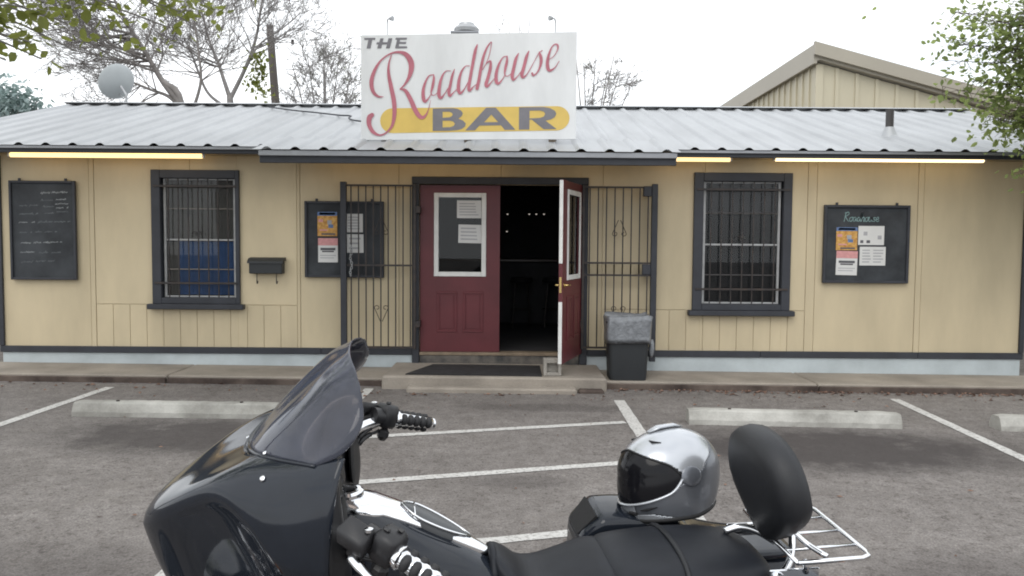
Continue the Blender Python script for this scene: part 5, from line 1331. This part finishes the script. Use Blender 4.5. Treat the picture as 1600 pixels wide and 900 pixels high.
for sy in (-1, 1):
    MB().box((-.84, sy * .135 - .004, .735), (-.70, sy * .135 + .004, .775), .003).build('mount_plate', CHROME, bike)
    MB().tube([(-.80, sy * .14, .765), (-.79, sy * .15, .802)], .008, 8).build('rack_post', CHROME, rack, True)
    MB().lathe([(.016, -.012), (.018, 0), (.016, .012)], (-.725, sy * .137, .752), (0, 1, 0), 14).build('docking_bolt', CHROME, bike, True, auto=40)
# rear fender and tail
def fender(cx, cz, r, w, a0, a1, name, n=20):
    rows = []
    for i in range(n + 1):
        a_ = a0 + (a1 - a0) * i / n
        rows.append([V((cx + (r - .05 * abs(q) ** 2.5) * cos(a_), w * q, cz + (r - .05 * abs(q) ** 2.5) * sin(a_))) for q in [-1, -.92, -.7, -.4, 0, .4, .7, .92, 1]])
    return MB().grid(rows).build(name, PAINT, bike, True, solid=.004)
RX_, FX_ = -.60, 1.02; RR, FR = .315, .305
fender(RX_, RR, .415, .115, radians(200), radians(35), 'rear_fender')
fender(FX_, FR, .345, .085, radians(195), radians(55), 'front_fender')
MB().box((-1.03, -.06, .52), (-.99, .06, .58), .012).build('tail_light', REDL, bike)
MB().box((-1.02, -.09, .36), (-1.01, .09, .46), .004).build('licence_plate', WHITE, bike)
for sy in (-1, 1): MB().lathe([(.01, -.03), (.03, -.02), (.032, .01), (.01, .02)], (-.99, sy * .16, .55), (-1, 0, 0), 16).build('turn_signal', AMB, bike, True, auto=40)
# wheels
def wheel(x, r, w, name):
    e = bpy.data.objects.new(name, None); COL.objects.link(e); e.parent = bike; e.location = (x, 0, r); e.empty_display_size = .1
    prof = [(r - .085, -w * .8), (r - .05, -w), (r - .02, -w * .85), (r - .004, -w * .4), (r, 0), (r - .004, w * .4), (r - .02, w * .85), (r - .05, w), (r - .085, w * .8)]
    MB().lathe(prof + [(r - .09, 0)] + [prof[0]], (0, 0, 0), (0, 1, 0), 40).build('tyre', RUBBER, e, True, auto=50)
    q = r - .082
    MB().lathe([(q - .02, -w * .8), (q, -w * .85), (q + .004, -w * .8), (q - .02, 0), (q + .004, w * .8), (q, w * .85), (q - .02, w * .8), (q - .03, 0), (q - .02, -w * .8)], (0, 0, 0), (0, 1, 0), 36).build('rim', CHROME, e, True, auto=40)
    MB().lathe([(.01, -.09), (.035, -.08), (.04, 0), (.035, .08), (.01, .09)], (0, 0, 0), (0, 1, 0), 18).build('hub', CHROME, e, True, auto=40)
    for k in range(9):
        a_ = 2 * pi * k / 9; MB().tube([(.03 * cos(a_), 0, .03 * sin(a_)), (.5 * q * cos(a_ + .1), 0, .5 * q * sin(a_ + .1)), ((q - .015) * cos(a_), 0, (q - .015) * sin(a_))], [.018, .011, .013], 8).build('spoke', CHROME, e, True)
    for sy in (-1, 1): MB().lathe([(.07, -.002), (.145, -.002), (.145, .002), (.07, .002), (.07, -.002)], (0, sy * .075, 0), (0, 1, 0), 32).build('brake_disc', GREYM, e, True, auto=40)
wheel(FX_, FR, .062, 'front_wheel'); wheel(RX_, RR, .085, 'rear_wheel')
for sy in (-1, 1):
    MB().tube([(FX_, sy * .105, FR - .02), (.80, sy * .105, .62), (.60, sy * .105, .98)], [.030, .026, .022], 12).build('fork_leg', CHROME, bike, True)
    MB().tube([(FX_ - .06, sy * .105, FR + .10), (.78, sy * .105, .66)], .036, 12).build('fork_cover', PAINT, bike, True)
# frame, engine, exhaust
T('frame_tube', [(.55, .0, .92), (.40, .0, .74), (.05, 0, .64), (-.30, 0, .62), (-.55, 0, .62)], .026, BPLA)
for sy in (-1, 1):
    T('down_tube', [(.54, sy * .04, .85), (.48, sy * .09, .40), (.38, sy * .13, .20), (-.1, sy * .14, .17), (-.45, sy * .14, .28), (-.60, sy * .15, .33)], .019, BPLA)
    T('engine_guard', [(.50, sy * .10, .62), (.54, sy * .30, .58), (.53, sy * .36, .42), (.48, sy * .30, .24), (.42, sy * .12, .20)], .014)
    MB().box((.02, sy * .22 - .055, .235), (.36, sy * .22 + .055, .255), .008).build('footboard', RUBBER, bike)
    MB().tube([(.2, sy * .10, .22), (.2, sy * .24, .234)], .012, 8).build('footboard_bracket', BPLA, bike)
MB().box((-.22, -.10, .20), (.33, .10, .44), .05).build('crankcase', ENG, bike)
for a0, cx in ((radians(67), .18), (radians(113), .04)):
    e = bpy.data.objects.new('cylinder', None); COL.objects.link(e); e.parent = bike; e.empty_display_size = .1; e.location = (cx, 0, .40); e.rotation_euler = (0, pi / 2 - a0, 0)
    MB().lathe([(.05, 0), (.052, .24)], (0, 0, 0), n=20).build('barrel', ENG, e, True, auto=40)
    for k in range(9): MB().lathe([(.054, 0), (.078, 0), (.078, .006), (.054, .006), (.054, 0)], (0, 0, .03 + .018 * k), n=22).build('fin', ENG, e, True, auto=40)
    MB().box((-.07, -.08, .21), (.07, .08, .28), .02).build('rocker_cover', CHROME, e)
MB().lathe([(.02, 0), (.095, .005), (.10, .04), (.085, .055), (.01, .06)], (.13, -.13, .53), (0, -1, 0), 28).build('air_cleaner', CHROME, bike, True, auto=40)
MB().lathe([(.02, 0), (.11, .005), (.115, .03), (.09, .05), (.01, .055)], (-.02, .10, .32), (0, 1, 0), 28).build('primary_cover', CHROME, bike, True, auto=40)
for sy in (-1, 1): T('exhaust_pipe', [(.22, sy * .10, .56), (.30, sy * .16, .45), (.22, sy * .18, .28), (-.2, sy * .19, .22), (-.55, sy * .21, .22), (-1.10, sy * .23, .23)], [.024] * 16 + [.034] * 4 + [.045] * 5 + [.042], CHROME, 14)
# hard saddlebags with speaker lids
def bag(s):
    e = bpy.data.objects.new('saddlebag', None); COL.objects.link(e); e.parent = bike; e.empty_display_size = .1
    yc = s * .275
    sts = [(-.275, .075, .66, .40), (-.29, .105, .69, .34), (-.40, .118, .70, .28), (-.60, .122, .675, .27), (-.85, .118, .64, .30), (-.95, .105, .62, .36), (-.965, .07, .64, .42)]
    MB().loft([[V((p.x, p.y + yc, p.z)) for p in r] for r in body(sts, 24, 4.2)]).build('case', PAINT, e, True)
    # lid with a raised front pod for the speaker
    lid_ = []
    for (x, w, zt) in ((-.272, .062, .700), (-.285, .085, .735), (-.335, .095, .782), (-.36, .098, .788), (-.44, .10, .786), (-.56, .104, .765), (-.66, .108, .700), (-.80, .106, .662), (-.90, .10, .655), (-.955, .08, .650)):
        lid_.append((x, w, zt, .66 if x > -.6 else .625))
    MB().loft([[V((p.x, p.y + yc, p.z)) for p in r] for r in body(lid_, 24, 5.0, 3)]).build('lid', PAINT, e, True)
    # triangular speaker grille on the sloping front
    gq = [V((-.278, yc + .055, .722)), V((-.278, yc - .055, .722)), V((-.328, yc - .070, .782)), V((-.328, yc + .070, .782))]
    nrm_ = V((.76, 0, .65))
    MB().loft([[p + nrm_ * -.004 for p in gq], [p + nrm_ * .004 for p in gq]]).build('speaker_grille', SPKR, e)
    MB().box((-.63, yc + s * .10, .60), (-.55, yc + s * .135, .66), .006).build('latch', CHROME, e)
    return e
bag(1); bag(-1)
T('side_stand', [(.10, .12, .20), (.08, .26, .09), (.03, .36, .042)], .013, BPLA)

# ------------------------------------------------------------------ helmet resting on the far saddlebag
HS = mat('silver_paint', (0.50, 0.52, 0.55), 0.26, metal=0.55, var=0.04, scale=8, coat=0.5, bump=0)
HG = mat('grey_paint', (0.16, 0.17, 0.19), 0.32, metal=0.5, var=0.06, scale=8, coat=0.4, bump=0)
VISOR = mat('smoked_visor', (0.008, 0.008, 0.010), 0.12, var=0.1, spec=0.22, bump=0)
LINER = mat('black_liner', (0.010, 0.010, 0.012), 0.9, var=0.2, bump=0.5, bscale=200)
hw = BO + Fw * -.592 + Lf * -.262 + Up * .762
hel = thing('helmet', 'silver full face motorcycle helmet with dark visor resting beside the seat', 'helmet', hw)
hel.rotation_euler = (radians(9), radians(3), radians(180 + 24)); hel.scale = (1.12, 1.05, .96)
# local: x forward (face), y left, z up ; base at z=0
def hp_(az, el, out_=0.0):
    """helmet shell point: az 0 = face, el from -1 (rim) to 1 (crown)"""
    ca, sa = cos(az), sin(az)
    rx = .155 if ca > 0 else .140; ry = .120
    if el >= 0: e = el * pi / 2; k = cos(e) ** .92; z = .135 + .128 * sin(e)
    else:
        t = -el; k = 1 - .10 * t * t - (.10 * t * t * max(0, -ca)); z = .135 - .135 * t
        if ca > 0: k += .06 * sin(pi * min(1, t * .9)) * ca ** 2      # chin bar pushes forward
    x = rx * ca * k; y = ry * sa * k
    z += .022 * max(0, -ca) * max(0, -el) - .0
    p = V((x, y, z)); n_ = V((x / rx, y / ry, (z - .12) / .13)).normalized()
    return p + n_ * out_
NA, NE = 72, 44
def az_(j): return -pi + 2 * pi * j / NA
def el_(i): return -1 + 2 * i / NE
def eyeport(az, el):
    a = abs(az) / 1.32
    if a >= 1: return False
    lo = -.60 + .34 * a ** 2.2; hi = .42 - .34 * a ** 1.5
    r = max(0, (a - .8) / .2)
    lo += .18 * r * r; hi -= .12 * r * r
    return lo < el < hi
def shell(test, out_, name, m, smooth=True, thick=0.0):
    vs = []; fs = []
    for i in range(NE + 1):
        for j in range(NA): vs.append(hp_(az_(j), el_(i), out_))
    for i in range(NE):
        for j in range(NA):
            a = az_(j + .5); e = el_(i + .5)
            if test(a, e): j2 = (j + 1) % NA; fs.append((i * NA + j, i * NA + j2, (i + 1) * NA + j2, (i + 1) * NA + j))
    return MB().add(vs, fs).build(name, m, hel, smooth, solid=thick)
NA, NE = 120, 80
def gpat(a, e):        # darker painted lower flank and rear swoosh
    aa = abs(a); return e < -.30 + .55 * max(0, (aa - 1.15)) and aa > .30 and e > -.92 + .1 * math.sin(aa * 3)
shell(lambda a, e: not eyeport(a, e) and not gpat(a, e), 0, 'shell', HS, thick=.004)
shell(lambda a, e: gpat(a, e) and not eyeport(a, e), .0004, 'flank_graphic', HG, thick=.003)
shell(lambda a, e: eyeport(a * .97, e), .0015, 'visor', VISOR)
# eyeport gasket
ep = []
for k in range(61):
    a = -1.32 + 2.64 * k / 60; ep.append((a, None))
def port_edges():
    lo_, hi_ = [], []
    for k in range(49):
        a = (-1 + 2 * k / 48) * 1.315; q = abs(a) / 1.32; r = max(0, (q - .8) / .2)
        lo_.append((a, -.60 + .34 * q ** 2.2 + .18 * r * r)); hi_.append((a, .42 - .34 * q ** 1.5 - .12 * r * r))
    return lo_, hi_
lo_, hi_ = port_edges()
MB().tube([hp_(a, e, .003) for a, e in lo_], .0045, 7).build('lower_trim', HS, hel, True)
MB().tube([hp_(a, e, .002) for a, e in hi_], .003, 6).build('upper_gasket', RUBBER, hel, True)
MB().tube([hp_(az_(j), -1, -.004) for j in range(NA)], .008, 7, closed=True).build('rim_rubber', RUBBER, hel, True)
MB().loft([[hp_(az_(j), -1 + .9 * i / 6, -.02) for j in range(0, NA, 4)] for i in range(7)], caps=False).build('liner', LINER, hel, True)
for sy in (-1, 1):      # chin vents, brow vents, visor pivots
    MB().tube([hp_(sy * .45, -.72, .001), hp_(sy * .60, -.70, .002), hp_(sy * .80, -.66, .001)], [.003, .009, .003], 8, flat=.5).build('chin_vent', LINER, hel, True)
    MB().tube([hp_(sy * .55, .60, .001), hp_(sy * .70, .56, .002), hp_(sy * .95, .54, .001)], [.002, .006, .002], 8, flat=.5).build('brow_vent', LINER, hel, True)
    c_ = hp_(sy * 1.48, -.06, .0); n_ = V((0.05, sy, .05))
    MB().lathe([(.03, -.004), (.03, .003), (.026, .006), (.004, .007)], c_, n_, 22).build('visor_pivot', HG, hel, True, auto=40)
MB().tube([hp_(0, .78, .004), hp_(0, .90, .008), hp_(pi, .93, .008), hp_(pi, .8, .004)], [.01, .02, .02, .01], 10, flat=.35).build('top_vent', HS, hel, True)
for q in (-.13, .13): MB().tube([hp_(q, -.78, .002), hp_(q * 2.6, -.80, .003)], .005, 6).build('chin_vent', LINER, hel, True)
